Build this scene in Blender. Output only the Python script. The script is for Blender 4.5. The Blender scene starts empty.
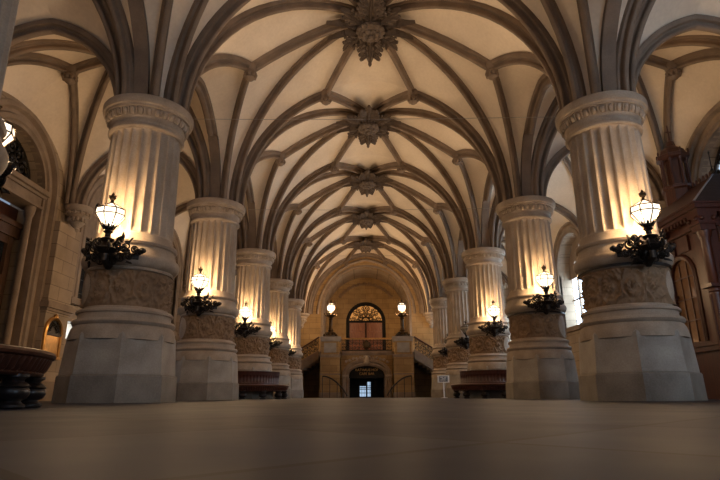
import bpy, math, random
from mathutils import Vector, Matrix
from mathutils.geometry import tessellate_polygon
random.seed(7)
PI = math.pi
scene = bpy.context.scene
COL = scene.collection

# ------------------------------------------------------------------ camera, world, exposure
cam_d = bpy.data.cameras.new('camera')
cam = bpy.data.objects.new('camera', cam_d)
COL.objects.link(cam)
cam_d.sensor_width = 36.0
cam_d.lens = 533.6 / 720 * 36
cam_d.clip_start = 0.02
cam.matrix_world = (Matrix.Translation((-0.295, 0, 0.10)) @ Matrix.Rotation(0.0036, 4, 'Z')
                    @ Matrix.Rotation(PI / 2 + 0.2847, 4, 'X') @ Matrix.Rotation(-0.0042, 4, 'Z'))
scene.camera = cam
world = bpy.data.worlds.new('world')
scene.world = world
world.use_nodes = True
world.node_tree.nodes['Background'].inputs[0].default_value = (0.35, 0.45, 0.62, 1)
world.node_tree.nodes['Background'].inputs[1].default_value = 0.6
scene.view_settings.view_transform = 'Standard'
scene.view_settings.look = 'None'
scene.view_settings.gamma = 1.0
scene.view_settings.use_curve_mapping = False
scene.view_settings.exposure = 0.0
LANTERN = 560.0       # watts of the lamp in each column lantern
CANDEL = 1300.0        # watts of each candelabrum lamp
FILL_FLOOD = 200.0         # watts of each capital floodlight; nave-side ones added as vault fill
DAY = 12.0            # radiance of the daylit window glass
REAR_DAY = 9.0        # entrance windows behind the viewer
WARM = (1.0, 0.66, 0.35)
FILL_FLOODC = (1.0, 0.75, 0.51)

# ------------------------------------------------------------------ layout
YS = [-1.0, 5.0, 10.6, 16.6, 22.6, 28.6, 34.6, 40.6]     # bay lines along the hall
W = 5.0          # columns at x = +-W
def colx(sx, i): return sx * (5.09 if i == 2 else 5.0) if not (i == 0 and sx < 0) else -5.05
AX = 10.0        # aisle walls
Z0 = 6.12        # springing of the vault

# ------------------------------------------------------------------ materials
def new_mat(name):
    m = bpy.data.materials.new(name)
    m.use_nodes = True
    nt = m.node_tree
    return m, nt, nt.nodes['Principled BSDF']

def stone(name, c1, c2, scale=3.0, rough=0.75, bump=0.15, fine=40.0, brick=None, streak=0.0):
    m, nt, p = new_mat(name)
    N, L = nt.nodes, nt.links
    tc = N.new('ShaderNodeTexCoord')
    n1 = N.new('ShaderNodeTexNoise'); n1.inputs['Scale'].default_value = scale; n1.inputs['Detail'].default_value = 6
    n2 = N.new('ShaderNodeTexNoise'); n2.inputs['Scale'].default_value = fine; n2.inputs['Detail'].default_value = 4
    L.new(tc.outputs['Object'], n1.inputs['Vector']); L.new(tc.outputs['Object'], n2.inputs['Vector'])
    ad = N.new('ShaderNodeMath'); ad.operation = 'MULTIPLY_ADD'; ad.inputs[1].default_value = 0.45
    L.new(n2.outputs[0], ad.inputs[0]); L.new(n1.outputs[0], ad.inputs[2])
    rp = N.new('ShaderNodeValToRGB')
    rp.color_ramp.elements[0].position = 0.5; rp.color_ramp.elements[1].position = 0.95
    rp.color_ramp.elements[0].color = (*c2, 1); rp.color_ramp.elements[1].color = (*c1, 1)
    L.new(ad.outputs[0], rp.inputs[0])
    colout = rp.outputs[0]
    bh = n2.outputs[0]
    if brick:
        bw, bhh, plane, mort = brick
        sep = N.new('ShaderNodeSeparateXYZ'); cmb = N.new('ShaderNodeCombineXYZ')
        L.new(tc.outputs['Object'], sep.inputs[0])
        L.new(sep.outputs[plane[0]], cmb.inputs[0]); L.new(sep.outputs[plane[1]], cmb.inputs[1])
        b = N.new('ShaderNodeTexBrick')
        b.inputs['Scale'].default_value = 1.0; b.inputs['Brick Width'].default_value = bw
        b.inputs['Row Height'].default_value = bhh; b.inputs['Mortar Size'].default_value = mort
        b.inputs['Color1'].default_value = (1, 1, 1, 1); b.inputs['Color2'].default_value = (0.8, 0.78, 0.76, 1)
        b.inputs['Mortar'].default_value = (0.5, 0.47, 0.43, 1)
        L.new(cmb.outputs[0], b.inputs['Vector'])
        mx = N.new('ShaderNodeMix'); mx.data_type = 'RGBA'; mx.blend_type = 'MULTIPLY'
        mx.inputs[0].default_value = 1.0
        L.new(colout, mx.inputs[6]); L.new(b.outputs[0], mx.inputs[7])
        colout = mx.outputs[2]
    L.new(colout, p.inputs['Base Color'])
    p.inputs['Roughness'].default_value = rough
    if bump:
        bp = N.new('ShaderNodeBump'); bp.inputs['Strength'].default_value = bump; bp.inputs['Distance'].default_value = 0.02
        L.new(bh, bp.inputs['Height']); L.new(bp.outputs[0], p.inputs['Normal'])
    return m

def plain(name, col, rough=0.5, metal=0.0, var=0.25, scale=8.0, bump=0.0, coat=0.0):
    m, nt, p = new_mat(name)
    N, L = nt.nodes, nt.links
    tc = N.new('ShaderNodeTexCoord')
    n1 = N.new('ShaderNodeTexNoise'); n1.inputs['Scale'].default_value = scale; n1.inputs['Detail'].default_value = 5
    L.new(tc.outputs['Object'], n1.inputs['Vector'])
    rp = N.new('ShaderNodeValToRGB')
    rp.color_ramp.elements[0].position = 0.3; rp.color_ramp.elements[1].position = 0.7
    rp.color_ramp.elements[0].color = (*[c * (1 - var) for c in col], 1)
    rp.color_ramp.elements[1].color = (*[min(1, c * (1 + var)) for c in col], 1)
    L.new(n1.outputs[0], rp.inputs[0]); L.new(rp.outputs[0], p.inputs['Base Color'])
    p.inputs['Roughness'].default_value = rough
    p.inputs['Metallic'].default_value = metal
    p.inputs['Coat Weight'].default_value = coat
    if bump:
        bp = N.new('ShaderNodeBump'); bp.inputs['Strength'].default_value = bump; bp.inputs['Distance'].default_value = 0.02
        L.new(n1.outputs[0], bp.inputs['Height']); L.new(bp.outputs[0], p.inputs['Normal'])
    return m

def wood(name, c1, c2, axis=2, rough=0.38, scale=5.0):
    m, nt, p = new_mat(name)
    N, L = nt.nodes, nt.links
    tc = N.new('ShaderNodeTexCoord'); mp = N.new('ShaderNodeMapping')
    s = [scale * 5] * 3; s[axis] = scale * 0.5
    mp.inputs['Scale'].default_value = s
    n1 = N.new('ShaderNodeTexNoise'); n1.inputs['Scale'].default_value = 1.0; n1.inputs['Detail'].default_value = 5
    L.new(tc.outputs['Object'], mp.inputs[0]); L.new(mp.outputs[0], n1.inputs['Vector'])
    rp = N.new('ShaderNodeValToRGB')
    rp.color_ramp.elements[0].position = 0.3; rp.color_ramp.elements[1].position = 0.7
    rp.color_ramp.elements[0].color = (*c1, 1); rp.color_ramp.elements[1].color = (*c2, 1)
    L.new(n1.outputs[0], rp.inputs[0]); L.new(rp.outputs[0], p.inputs['Base Color'])
    p.inputs['Roughness'].default_value = rough
    return m

def glow(name, col, strength):
    m = bpy.data.materials.new(name); m.use_nodes = True
    nt = m.node_tree; nt.nodes.clear()
    e = nt.nodes.new('ShaderNodeEmission'); o = nt.nodes.new('ShaderNodeOutputMaterial')
    e.inputs[0].default_value = (*col, 1); e.inputs[1].default_value = strength
    nt.links.new(e.outputs[0], o.inputs[0])
    return m

def lamp_glass(name, col, strength, thru=0.55):
    m = bpy.data.materials.new(name); m.use_nodes = True
    nt = m.node_tree; nt.nodes.clear()
    e = nt.nodes.new('ShaderNodeEmission'); t = nt.nodes.new('ShaderNodeBsdfTransparent'); x = nt.nodes.new('ShaderNodeMixShader')
    o = nt.nodes.new('ShaderNodeOutputMaterial')
    e.inputs[0].default_value = (*col, 1); e.inputs[1].default_value = strength; x.inputs[0].default_value = 1 - thru
    nt.links.new(t.outputs[0], x.inputs[1]); nt.links.new(e.outputs[0], x.inputs[2]); nt.links.new(x.outputs[0], o.inputs[0])
    return m
def lamp(parent, loc, watts, col, rad):
    ld = bpy.data.lights.new('lamp', 'POINT'); ld.energy = watts; ld.color = col; ld.shadow_soft_size = rad
    lo = bpy.data.objects.new('lamp', ld); COL.objects.link(lo); lo.parent = parent; lo.location = loc
    return lo

def floor_material():
    m, nt, p = new_mat('polished_stone_floor')
    N, L = nt.nodes, nt.links
    tc = N.new('ShaderNodeTexCoord')
    b = N.new('ShaderNodeTexBrick')
    b.inputs['Scale'].default_value = 1.0; b.inputs['Brick Width'].default_value = 0.9
    b.inputs['Row Height'].default_value = 0.9; b.inputs['Mortar Size'].default_value = 0.014
    b.offset = 0.0
    b.inputs['Color1'].default_value = (0.060, 0.058, 0.074, 1); b.inputs['Color2'].default_value = (0.034, 0.034, 0.045, 1)
    b.inputs['Mortar'].default_value = (0.030, 0.025, 0.025, 1)
    mp = N.new('ShaderNodeMapping'); mp.inputs['Rotation'].default_value = (0, 0, PI / 4)
    L.new(tc.outputs['Object'], mp.inputs[0]); L.new(mp.outputs[0], b.inputs['Vector'])
    n1 = N.new('ShaderNodeTexNoise'); n1.inputs['Scale'].default_value = 2.2; n1.inputs['Detail'].default_value = 7
    L.new(tc.outputs['Object'], n1.inputs['Vector'])
    mx = N.new('ShaderNodeMix'); mx.data_type = 'RGBA'; mx.blend_type = 'MULTIPLY'; mx.inputs[0].default_value = 0.7
    rp = N.new('ShaderNodeValToRGB')
    rp.color_ramp.elements[0].position = 0.3; rp.color_ramp.elements[1].position = 0.7
    rp.color_ramp.elements[0].color = (0.55, 0.55, 0.55, 1); rp.color_ramp.elements[1].color = (1, 1, 1, 1)
    L.new(n1.outputs[0], rp.inputs[0]); L.new(b.outputs[0], mx.inputs[6]); L.new(rp.outputs[0], mx.inputs[7])
    L.new(mx.outputs[2], p.inputs['Base Color'])
    mr = N.new('ShaderNodeMapRange'); mr.inputs[3].default_value = 0.42; mr.inputs[4].default_value = 0.66
    L.new(n1.outputs[0], mr.inputs[0]); L.new(mr.outputs[0], p.inputs['Roughness'])
    n3 = N.new('ShaderNodeTexNoise'); n3.inputs['Scale'].default_value = 1.1; n3.inputs['Detail'].default_value = 3
    L.new(tc.outputs['Object'], n3.inputs['Vector'])
    bp = N.new('ShaderNodeBump'); bp.inputs['Strength'].default_value = 0.25; bp.inputs['Distance'].default_value = 0.03
    L.new(n3.outputs[0], bp.inputs['Height']); L.new(bp.outputs[0], p.inputs['Normal'])
    p.inputs['Specular IOR Level'].default_value = 0.10
    return m

M = {}
M['sand'] = stone('sandstone', (0.46, 0.365, 0.275), (0.29, 0.22, 0.16), 2.5)
M['shaft'] = stone('shaft_sandstone', (0.52, 0.415, 0.31), (0.34, 0.26, 0.19), 1.6)
M['plinth'] = stone('plinth_limestone', (0.42, 0.37, 0.31), (0.25, 0.21, 0.17), 2.0, 0.6, 0.12)
M['plinth_low'] = stone('worn_plinth_course', (0.28, 0.24, 0.195), (0.16, 0.13, 0.10), 2.0, 0.6, 0.12)
M['carved'] = stone('carved_sandstone', (0.30, 0.185, 0.10), (0.18, 0.108, 0.058), 2.0, 0.7, 0.2, 30)
M['rib'] = stone('rib_stone', (0.25, 0.175, 0.12), (0.15, 0.104, 0.07), 2.0)
M['boss'] = stone('boss_stone', (0.15, 0.105, 0.075), (0.09, 0.062, 0.042), 8.0)
M['plaster'] = stone('vault_plaster', (0.80, 0.66, 0.50), (0.66, 0.53, 0.39), 0.7, 0.9, 0.04, 12)
M['ashlar_yz'] = stone('ashlar_side_wall', (0.46, 0.345, 0.235), (0.32, 0.235, 0.155), 1.5, brick=(0.95, 0.42, (1, 2), 0.012))
M['ashlar_xz'] = stone('ashlar_end_wall', (0.46, 0.285, 0.115), (0.31, 0.185, 0.07), 1.5, brick=(0.95, 0.42, (0, 2), 0.012))
M['trim'] = stone('moulded_stone', (0.31, 0.225, 0.155), (0.20, 0.14, 0.095), 2.5)
M['floor'] = floor_material()
M['iron'] = plain('dark_wrought_iron', (0.030, 0.025, 0.022), 0.42, 0.75)
M['bronze'] = plain('dark_bronze', (0.085, 0.055, 0.03), 0.38, 0.85)
M['gold'] = plain('gilt_bronze', (0.55, 0.30, 0.10), 0.32, 0.9)
M['wood'] = wood('dark_mahogany', (0.045, 0.015, 0.009), (0.10, 0.035, 0.018), 2)
M['kwood'] = wood('red_brown_oak', (0.030, 0.0065, 0.003), (0.070, 0.015, 0.006), 2, 0.42)
M['wood_h'] = wood('dark_mahogany_flat', (0.06, 0.022, 0.013), (0.13, 0.05, 0.027), 0, 0.3)
M['black'] = plain('black_lacquered_wood', (0.018, 0.012, 0.011), 0.34)
M['dull'] = plain('dull_black_door', (0.010, 0.008, 0.007), 0.9)
M['oak'] = wood('oak_door', (0.06, 0.028, 0.014), (0.12, 0.058, 0.028), 2, 0.45)
M['slate'] = stone('slate_tile', (0.030, 0.022, 0.032), (0.014, 0.010, 0.014), 5.0, 0.6, brick=(0.22, 0.16, (0, 2), 0.02))
M['leather'] = plain('cornice_stone', (0.4, 0.3, 0.2), 0.6)
M['dark'] = plain('dark_interior', (0.012, 0.010, 0.009), 0.8)
M['darkglass'] = plain('dark_leaded_glass', (0.015, 0.018, 0.022), 0.12, 0.0, 0.4, 3.0)
M['lantern'] = lamp_glass('lantern_glass_lit', (1.0, 0.86, 0.66), 3.2, 0.5)
M['bulb'] = glow('lamp_bulb', (1.0, 0.85, 0.62), 9.0)
M['candel'] = lamp_glass('candelabrum_glass_lit', (1.0, 0.86, 0.64), 4.0, 0.5)
M['day'] = glow('daylit_glass', (0.60, 0.79, 1.0), DAY)
M['rear_day'] = glow('daylit_entrance_glass', (0.58, 0.76, 1.0), REAR_DAY)
M['dim_day'] = glow('shaded_window_glass', (0.58, 0.76, 1.0), 1.0)
M['daydoor'] = glow('daylit_door_glass', (0.55, 0.75, 1.0), 0.8)
M['amber'] = glow('amber_lit_glass', (1.0, 0.42, 0.11), 0.55)
M['milk'] = plain('unlit_milk_glass', (0.30, 0.27, 0.22), 0.3)
M['white'] = plain('white_enamel', (0.75, 0.75, 0.73), 0.4, 0, 0.05)
M['grey'] = plain('grey_panel', (0.16, 0.17, 0.20), 0.4, 0, 0.1)
M['steel'] = plain('wire_steel', (0.3, 0.26, 0.22), 0.4, 0.5, 0.1)
M['redwood'] = wood('red_door_panels', (0.20, 0.055, 0.02), (0.36, 0.12, 0.045), 2, 0.4)

# ------------------------------------------------------------------ mesh builder
class MB:
    def __init__(s):
        s.v = []; s.f = []
    def add(s, vs, fs, mtx=None):
        o = len(s.v)
        if mtx is not None:
            vs = [mtx @ Vector(q) for q in vs]
        s.v += [tuple(q) for q in vs]
        s.f += [tuple(i + o for i in f) for f in fs]
        return s
    def box(s, x0, x1, y0, y1, z0, z1, mtx=None):
        vs = [(x, y, z) for z in (z0, z1) for (x, y) in ((x0, y0), (x1, y0), (x1, y1), (x0, y1))]
        return s.add(vs, [(3, 2, 1, 0), (4, 5, 6, 7), (0, 1, 5, 4), (1, 2, 6, 5), (2, 3, 7, 6), (3, 0, 4, 7)], mtx)
    def lathe(s, prof, n=48, mtx=None, rfun=None, a0=0.0, a1=2 * PI, cap=True):
        full = abs(a1 - a0 - 2 * PI) < 1e-6
        m = n if full else n + 1
        vs = []; fs = []
        for (r, z) in prof:
            for k in range(m):
                a = a0 + (a1 - a0) * k / n
                rr = r if rfun is None else rfun(r, z, a)
                vs.append((rr * math.cos(a), rr * math.sin(a), z))
        for j in range(len(prof) - 1):
            for k in range(n):
                k2 = (k + 1) % m
                fs.append((j * m + k, j * m + k2, (j + 1) * m + k2, (j + 1) * m + k))
        if cap and full:
            if prof[0][0] > 1e-4: fs.append(tuple(reversed(range(m))))
            if prof[-1][0] > 1e-4: fs.append(tuple((len(prof) - 1) * m + k for k in range(m)))
        return s.add(vs, fs, mtx)
    def ring(s, prof, n=64, mtx=None, rfun=None):          # closed profile turned about z
        return s.lathe(list(prof) + [prof[0]], n, mtx, rfun, cap=False)
    def tube(s, pts, rad, n=8, mtx=None, closed=False):
        pts = [Vector(q) for q in pts]
        K = len(pts)
        if not hasattr(rad, '__len__'): rad = [rad] * K
        vs = []; fs = []
        up = None
        for i in range(K):
            if closed: t = pts[(i + 1) % K] - pts[i - 1]
            else: t = pts[min(i + 1, K - 1)] - pts[max(i - 1, 0)]
            t = t.normalized() if t.length > 1e-9 else Vector((0, 0, 1))
            if up is None:
                up = Vector((0, 0, 1)) if abs(t.z) < 0.9 else Vector((1, 0, 0))
            a = t.cross(up)
            if a.length < 1e-6: a = t.orthogonal()
            a.normalize(); up = a.cross(t).normalized()
            for k in range(n):
                an = 2 * PI * k / n
                vs.append(pts[i] + (a * math.cos(an) + up * math.sin(an)) * rad[i])
        for i in range(K if closed else K - 1):
            for k in range(n):
                j = (i + 1) % K
                fs.append((i * n + k, i * n + (k + 1) % n, j * n + (k + 1) % n, j * n + k))
        if not closed:
            fs.append(tuple(reversed(range(n)))); fs.append(tuple((K - 1) * n + k for k in range(n)))
        return s.add(vs, fs, mtx)
    def ball(s, c, r, n=10, m=6, mtx=None):
        rx, ry, rz = r if hasattr(r, '__len__') else (r, r, r)
        vs = [(c[0], c[1], c[2] - rz)]
        for j in range(1, m):
            b = -PI / 2 + PI * j / m
            for k in range(n):
                a = 2 * PI * k / n
                vs.append((c[0] + rx * math.cos(a) * math.cos(b), c[1] + ry * math.sin(a) * math.cos(b), c[2] + rz * math.sin(b)))
        vs.append((c[0], c[1], c[2] + rz))
        fs = [(0, 1 + (k + 1) % n, 1 + k) for k in range(n)]
        for j in range(m - 2):
            for k in range(n):
                fs.append((1 + j * n + k, 1 + j * n + (k + 1) % n, 1 + (j + 1) * n + (k + 1) % n, 1 + (j + 1) * n + k))
        l = len(vs) - 1
        fs += [(l - n + k, l - n + (k + 1) % n, l) for k in range(n)]
        return s.add(vs, fs, mtx)
    def sweep(s, path, side, norm, prof, closed_prof=True):
        """profile (a, b) carried along path; side / norm give the two directions at each point"""
        vs = []; fs = []; n = len(prof)
        for P, S_, N_ in zip(path, side, norm):
            for (a, b) in prof:
                vs.append(Vector(P) + Vector(S_) * a + Vector(N_) * b)
        for i in range(len(path) - 1):
            for k in range(n if closed_prof else n - 1):
                fs.append((i * n + k, i * n + (k + 1) % n, (i + 1) * n + (k + 1) % n, (i + 1) * n + k))
        if closed_prof:
            fs.append(tuple(range(n))); fs.append(tuple((len(path) - 1) * n + k for k in reversed(range(n))))
        return s.add(vs, fs)
    def plate(s, outer, holes, d0, d1, mapf):
        """flat plate with holes; 2-D loops mapped by mapf(u, v, d)"""
        loops = [outer] + list(holes)
        tris = tessellate_polygon([[Vector((p[0], p[1], 0)) for p in lp] for lp in loops])
        flat = [p for lp in loops for p in lp]
        n = len(flat)
        vs = [mapf(p[0], p[1], d0) for p in flat] + [mapf(p[0], p[1], d1) for p in flat]
        fs = [tuple(t) for t in tris] + [tuple(i + n for i in reversed(t)) for t in tris]
        o = 0
        for lp in loops:
            for k in range(len(lp)):
                a, b = o + k, o + (k + 1) % len(lp)
                fs.append((a, b, b + n, a + n))
            o += len(lp)
        return s.add(vs, fs)
    def mesh(s, name, mat, smooth=None):
        me = bpy.data.meshes.new(name)
        me.from_pydata(s.v, [], s.f)
        import bmesh
        bm = bmesh.new(); bm.from_mesh(me)
        bmesh.ops.recalc_face_normals(bm, faces=bm.faces)
        if smooth is not None:
            for e in bm.edges:
                e.smooth = not (len(e.link_faces) == 2 and e.calc_face_angle(0) > smooth)
            for f in bm.faces: f.smooth = True
        bm.to_mesh(me); bm.free()
        me.materials.append(mat)
        return me
    def build(s, name, mat, parent=None, smooth=None, loc=None):
        o = bpy.data.objects.new(name, s.mesh(name, mat, smooth))
        COL.objects.link(o)
        if parent is not None: o.parent = parent
        if loc is not None: o.location = loc
        return o

SM = math.radians(38)
def tag(o, label=None, cat=None, group=None, kind=None):
    if label: o['label'] = label
    if cat: o['category'] = cat
    if group: o['group'] = group
    if kind: o['kind'] = kind
    return o
def empty(name, loc=(0, 0, 0), rz=0.0):
    o = bpy.data.objects.new(name, None); COL.objects.link(o)
    o.empty_display_size = 0.2
    o.location = loc; o.rotation_euler = (0, 0, rz)
    return o
def copy_tree(o, parent=None):
    c = o.copy(); COL.objects.link(c)
    if parent is not None: c.parent = parent
    for ch in list(o.children):
        copy_tree(ch, c)
    return c
def structure(o, label, cat):
    return tag(o, label, cat, None, 'structure')
def lerp(a, b, t): return a + (b - a) * t
def arch_loop(c, hw, z0, zs, n=20, ry=None):
    ry = ry or hw
    return [(c - hw, z0)] + [(c - hw * math.cos(PI * k / n), zs + ry * math.sin(PI * k / n)) for k in range(n + 1)] + [(c + hw, z0)]

# ------------------------------------------------------------------ floor
fl = MB().box(-11.0, 11.0, -1.4, 40.6, -0.3, 0.0).build('floor', M['floor'])
structure(fl, 'polished brown stone floor stretching the length of the hall', 'floor')

# ------------------------------------------------------------------ vault
def arc_curve(base, key, r0, n=18):
    """quarter-circle-like rib from the springing around base (x, y) to key (x, y, z)"""
    dx, dy = key[0] - base[0], key[1] - base[1]
    D = math.hypot(dx, dy); ux, uy = dx / D, dy / D
    Dp = D - r0; h = key[2] - Z0
    if Dp > h:
        return [Vector((base[0] + ux * (r0 + Dp * (1 - math.cos(PI / 2 * k / n))), base[1] + uy * (r0 + Dp * (1 - math.cos(PI / 2 * k / n))), Z0 + h * math.sin(PI / 2 * k / n)))
                for k in range(n)] + [Vector(key)]
    R = (Dp * Dp + h * h) / (2 * Dp)
    am = math.atan2(h, R - Dp)
    out = []
    for k in range(n + 1):
        a = am * k / n
        d = r0 + R - R * math.cos(a)
        out.append(Vector((base[0] + ux * d, base[1] + uy * d, Z0 + R * math.sin(a))))
    out[-1] = Vector(key)
    return out
def ridge_curve(a, b, bulge, n=8):
    a, b = Vector(a), Vector(b)
    return [a.lerp(b, k / n) + Vector((0, 0, bulge * 4 * (k / n) * (1 - k / n))) for k in range(n + 1)]
def patch(mb, A, B, C, bulge):
    """web between rib curves A and B whose far edge follows C (from A end to B end)"""
    n = len(A) - 1; m = len(C) - 1
    idx = []
    vs = []
    for i in range(n + 1):
        t = i / n
        for j in range(m + 1):
            s_ = j / m
            p = A[i].lerp(B[i], s_)
            p = p + (C[j] - A[-1].lerp(B[-1], s_)) * t ** 3
            p = p + Vector((0, 0, bulge * 4 * s_ * (1 - s_) * math.sin(PI * min(1, t)) ** 1.0 * 0.8))
            vs.append(p)
    fs = [(i * (m + 1) + j, i * (m + 1) + j + 1, (i + 1) * (m + 1) + j + 1, (i + 1) * (m + 1) + j)
          for i in range(n) for j in range(m)]
    mb.add(vs, fs)
def rib_profile(w, d):
    h = w / 2
    L_ = [(-h, 0.04), (-h, -0.22 * d), (-0.92 * h, -0.30 * d), (-0.70 * h, -0.31 * d), (-0.34 * h, -0.34 * d), (-0.22 * h, -0.46 * d), (-0.24 * h, -0.58 * d),
          (-0.44 * h, -0.64 * d), (-0.56 * h, -0.77 * d), (-0.50 * h, -0.91 * d), (-0.28 * h, -0.98 * d), (0, -d)]
    return L_ + [(-a, b) for a, b in reversed(L_[:-1])]
def rib_mb(curve, w=0.215, d=0.27):
    mb = MB()
    a, b = curve[0], curve[-1]
    plan = Vector((b.x - a.x, b.y - a.y, 0)).normalized()
    S_ = Vector((-plan.y, plan.x, 0))
    side = []; nor = []
    K = len(curve)
    for i in range(K):
        t = (curve[min(i + 1, K - 1)] - curve[max(i - 1, 0)]).normalized()
        N_ = t.cross(S_)
        # b negative = into the room: room side has lower z / further along plan
        if N_.dot(Vector((-plan.x, -plan.y, 1.0))) < 0: N_ = -N_
        side.append(S_); nor.append(N_)
    mb.sweep(curve, side, nor, rib_profile(w, d))
    return mb
def keystone_mb(p, r=0.18):
    mb = MB()
    T = Matrix.Translation(p)
    mb.lathe([(0.02, -0.52), (r * 0.5, -0.50), (r * 0.8, -0.44), (r * 0.55, -0.39), (r, -0.33), (r * 1.05, -0.27), (r * 0.8, -0.22), (r, -0.16), (r, 0.0)], 12, T)
    for k in range(8):
        a = 2 * PI * k / 8
        mb.ball((r * 0.85 * math.cos(a), r * 0.85 * math.sin(a), -0.36), (0.06, 0.06, 0.08), 6, 4, T)
    return mb

H_BOSS, H_KT, H_KS, H_ARC = 11.22, 10.42, 9.45, 8.85
A_BOSS, A_K, A_TR, A_WALL = 9.8, 9.4, 8.55, 8.2
R0 = 0.54
RC = 0.25
ribs_done = {}
def rib(parent, curve, w=0.215, d=0.27, name='rib'):
    o = rib_mb(curve, w, d).build(name, M['rib'], parent, math.radians(30))
    return o

def nave_bay(y0, y1, idx, ends):
    ym = (y0 + y1) / 2
    cells = MB(); ribs = []; keys = []
    B = (0, ym, H_BOSS)
    for ys, sy in ((y0, 1), (y1, -1)):
        for sx in (-1, 1):
            c = (sx * W, ys)
            KS = (sx * 3.53, ym, H_KS); KT = (sx * 1.53, ys, H_KT); AR = (sx * W, ym, H_ARC)
            rA = arc_curve(c, AR, R0); rS = arc_curve(c, KS, R0); rD = arc_curve(c, B, R0); rT = arc_curve(c, KT, R0)
            cSB = ridge_curve(KS, B, 0.22); cTB = ridge_curve(KT, B, 0.10)
            patch(cells, rA, rS, ridge_curve(AR, KS, 0.0), 0.05)
            patch(cells, rS, rD, cSB, 0.10)
            patch(cells, rD, rT, list(reversed(cTB)), 0.10)
            ribs += [rS, rD, cTB]
            if sy == 1 or ys == YS[-1]: ribs.append(rT); keys.append(KT)
            if sy == 1:
                ribs.append(cSB); keys.append(KS)
        # rhombus half
        cL = ridge_curve((-1.53, ys, H_KT), B, 0.10); cR = ridge_curve((1.53, ys, H_KT), B, 0.10)
        n = 8; vs = []; fs = []
        for i in range(n + 1):
            for j in range(n + 1):
                s_ = j / n
                vs.append(cL[i].lerp(cR[i], s_) + Vector((0, 0, 0.42 * 4 * s_ * (1 - s_) * (1 - i / n))))
        for i in range(n):
            for j in range(n):
                fs.append((i * (n + 1) + j, i * (n + 1) + j + 1, (i + 1) * (n + 1) + j + 1, (i + 1) * (n + 1) + j))
        cells.add(vs, fs)
    o = cells.build('ceiling', M['plaster'], None, math.radians(60))
    structure(o, ends, 'vaulted ceiling')
    for r in ribs: rib(o, r)
    for k in keys: keystone_mb(k).build('keystone', M['rib'], o, SM)
    return o

def aisle_bay(y0, y1, sx, label):
    ym = (y0 + y1) / 2
    cells = MB(); ribs = []; keys = []
    xm = (W + AX) / 2
    B = (sx * xm, ym, A_BOSS)
    for ys, sy in ((y0, 1), (y1, -1)):
        TR = (sx * xm, ys, A_TR)
        for xb, r0, xk, zs in ((W, R0, W + 1.2, H_ARC), (AX, RC, AX - 1.2, A_WALL)):
            c = (sx * xb, ys)
            AR = (sx * xb, ym, zs); K = (sx * xk, ym, A_K)
            rA = arc_curve(c, AR, r0); rK = arc_curve(c, K, r0); rD = arc_curve(c, B, r0); rT = arc_curve(c, TR, r0)
            cKB = ridge_curve(K, B, 0.06)
            patch(cells, rA, rK, ridge_curve(AR, K, 0.0), 0.05)
            patch(cells, rK, rD, cKB, 0.08)
            patch(cells, rD, rT, ridge_curve(B, TR, 0.05), 0.10)
            ribs += [(rK, 0.21), (rD, 0.22)]
            if sy == 1 or ys == YS[-1]: ribs.append((rT, 0.28))
            if sy == 1:
                ribs.append((cKB, 0.21)); keys.append(K)
    keys.append(B)
    o = cells.build('ceiling', M['plaster'], None, math.radians(60))
    structure(o, label, 'vaulted ceiling')
    for r, w in ribs: rib(o, r, w, 0.26)
    for k in keys: keystone_mb(k, 0.26 if k == B else 0.2).build('keystone', M['rib'], o, SM)
    # arcade arch between the nave columns
    full = arc_curve((sx * W, y0), (sx * W, ym, H_ARC), R0) + list(reversed(arc_curve((sx * W, y1), (sx * W, ym, H_ARC), R0)))[1:]
    rib(o, full, 0.30, 0.30, 'arcade_arch')
    return o

ordn = ['nearest', 'second', 'third', 'fourth', 'fifth', 'sixth', 'farthest']
for i in range(len(YS) - 1):
    if i == 0: nm = 'cream rib vault bay of the nave behind the first columns'
    else: nm = 'cream vault bay with brown star ribs, %s along the nave' % ordn[i - 1]
    nave_bay(YS[i], YS[i + 1], i, nm)
    for sx, sn in ((-1, 'left'), (1, 'right')):
        aisle_bay(YS[i], YS[i + 1], sx, 'cream side aisle vault bay on the %s, %s along the aisle' % (sn, ordn[i]))

# ------------------------------------------------------------------ ceiling bosses
def leaf_mb(L_, wd, th=0.06, mtx=None, mb=None):
    """lobed carved leaf lying along +x, relief hanging down (-z)"""
    mb = mb or MB()
    n = 22; vs = []; fs = []
    for i in range(n + 1):
        t = i / n
        w = wd * (math.sin(PI * min(1, t * 0.92 + 0.06)) ** 0.8) * (0.72 + 0.38 * abs(math.sin(t * PI * 3.5)))
        if i == n: w = 0.01
        x = L_ * t; dz = 0.0
        vs += [(x, -w, 0.02), (x + 0.04, -w * 0.55, -th * 0.7 + dz), (x + 0.02, -w * 0.12, -th * 0.55), (x, 0, -th * 1.5 * (1 - 0.5 * t)),
               (x + 0.02, w * 0.12, -th * 0.55), (x + 0.04, w * 0.55, -th * 0.7), (x, w, 0.02)]
    for i in range(n):
        for k in range(6):
            fs.append((i * 7 + k, i * 7 + k + 1, (i + 1) * 7 + k + 1, (i + 1) * 7 + k))
        fs.append((i * 7 + 6, i * 7, (i + 1) * 7, (i + 1) * 7 + 6))
    return mb.add(vs, fs, mtx)
def spiral_pts(c, r, turns, ang, sgn, n=18, plane='xy', z=0.0):
    out = []
    for k in range(n + 1):
        t = k / n
        rr = r * (1 - 0.85 * t)
        a = ang + sgn * turns * 2 * PI * t
        out.append((c[0] + rr * math.cos(a), c[1] + rr * math.sin(a), z))
    return out
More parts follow.
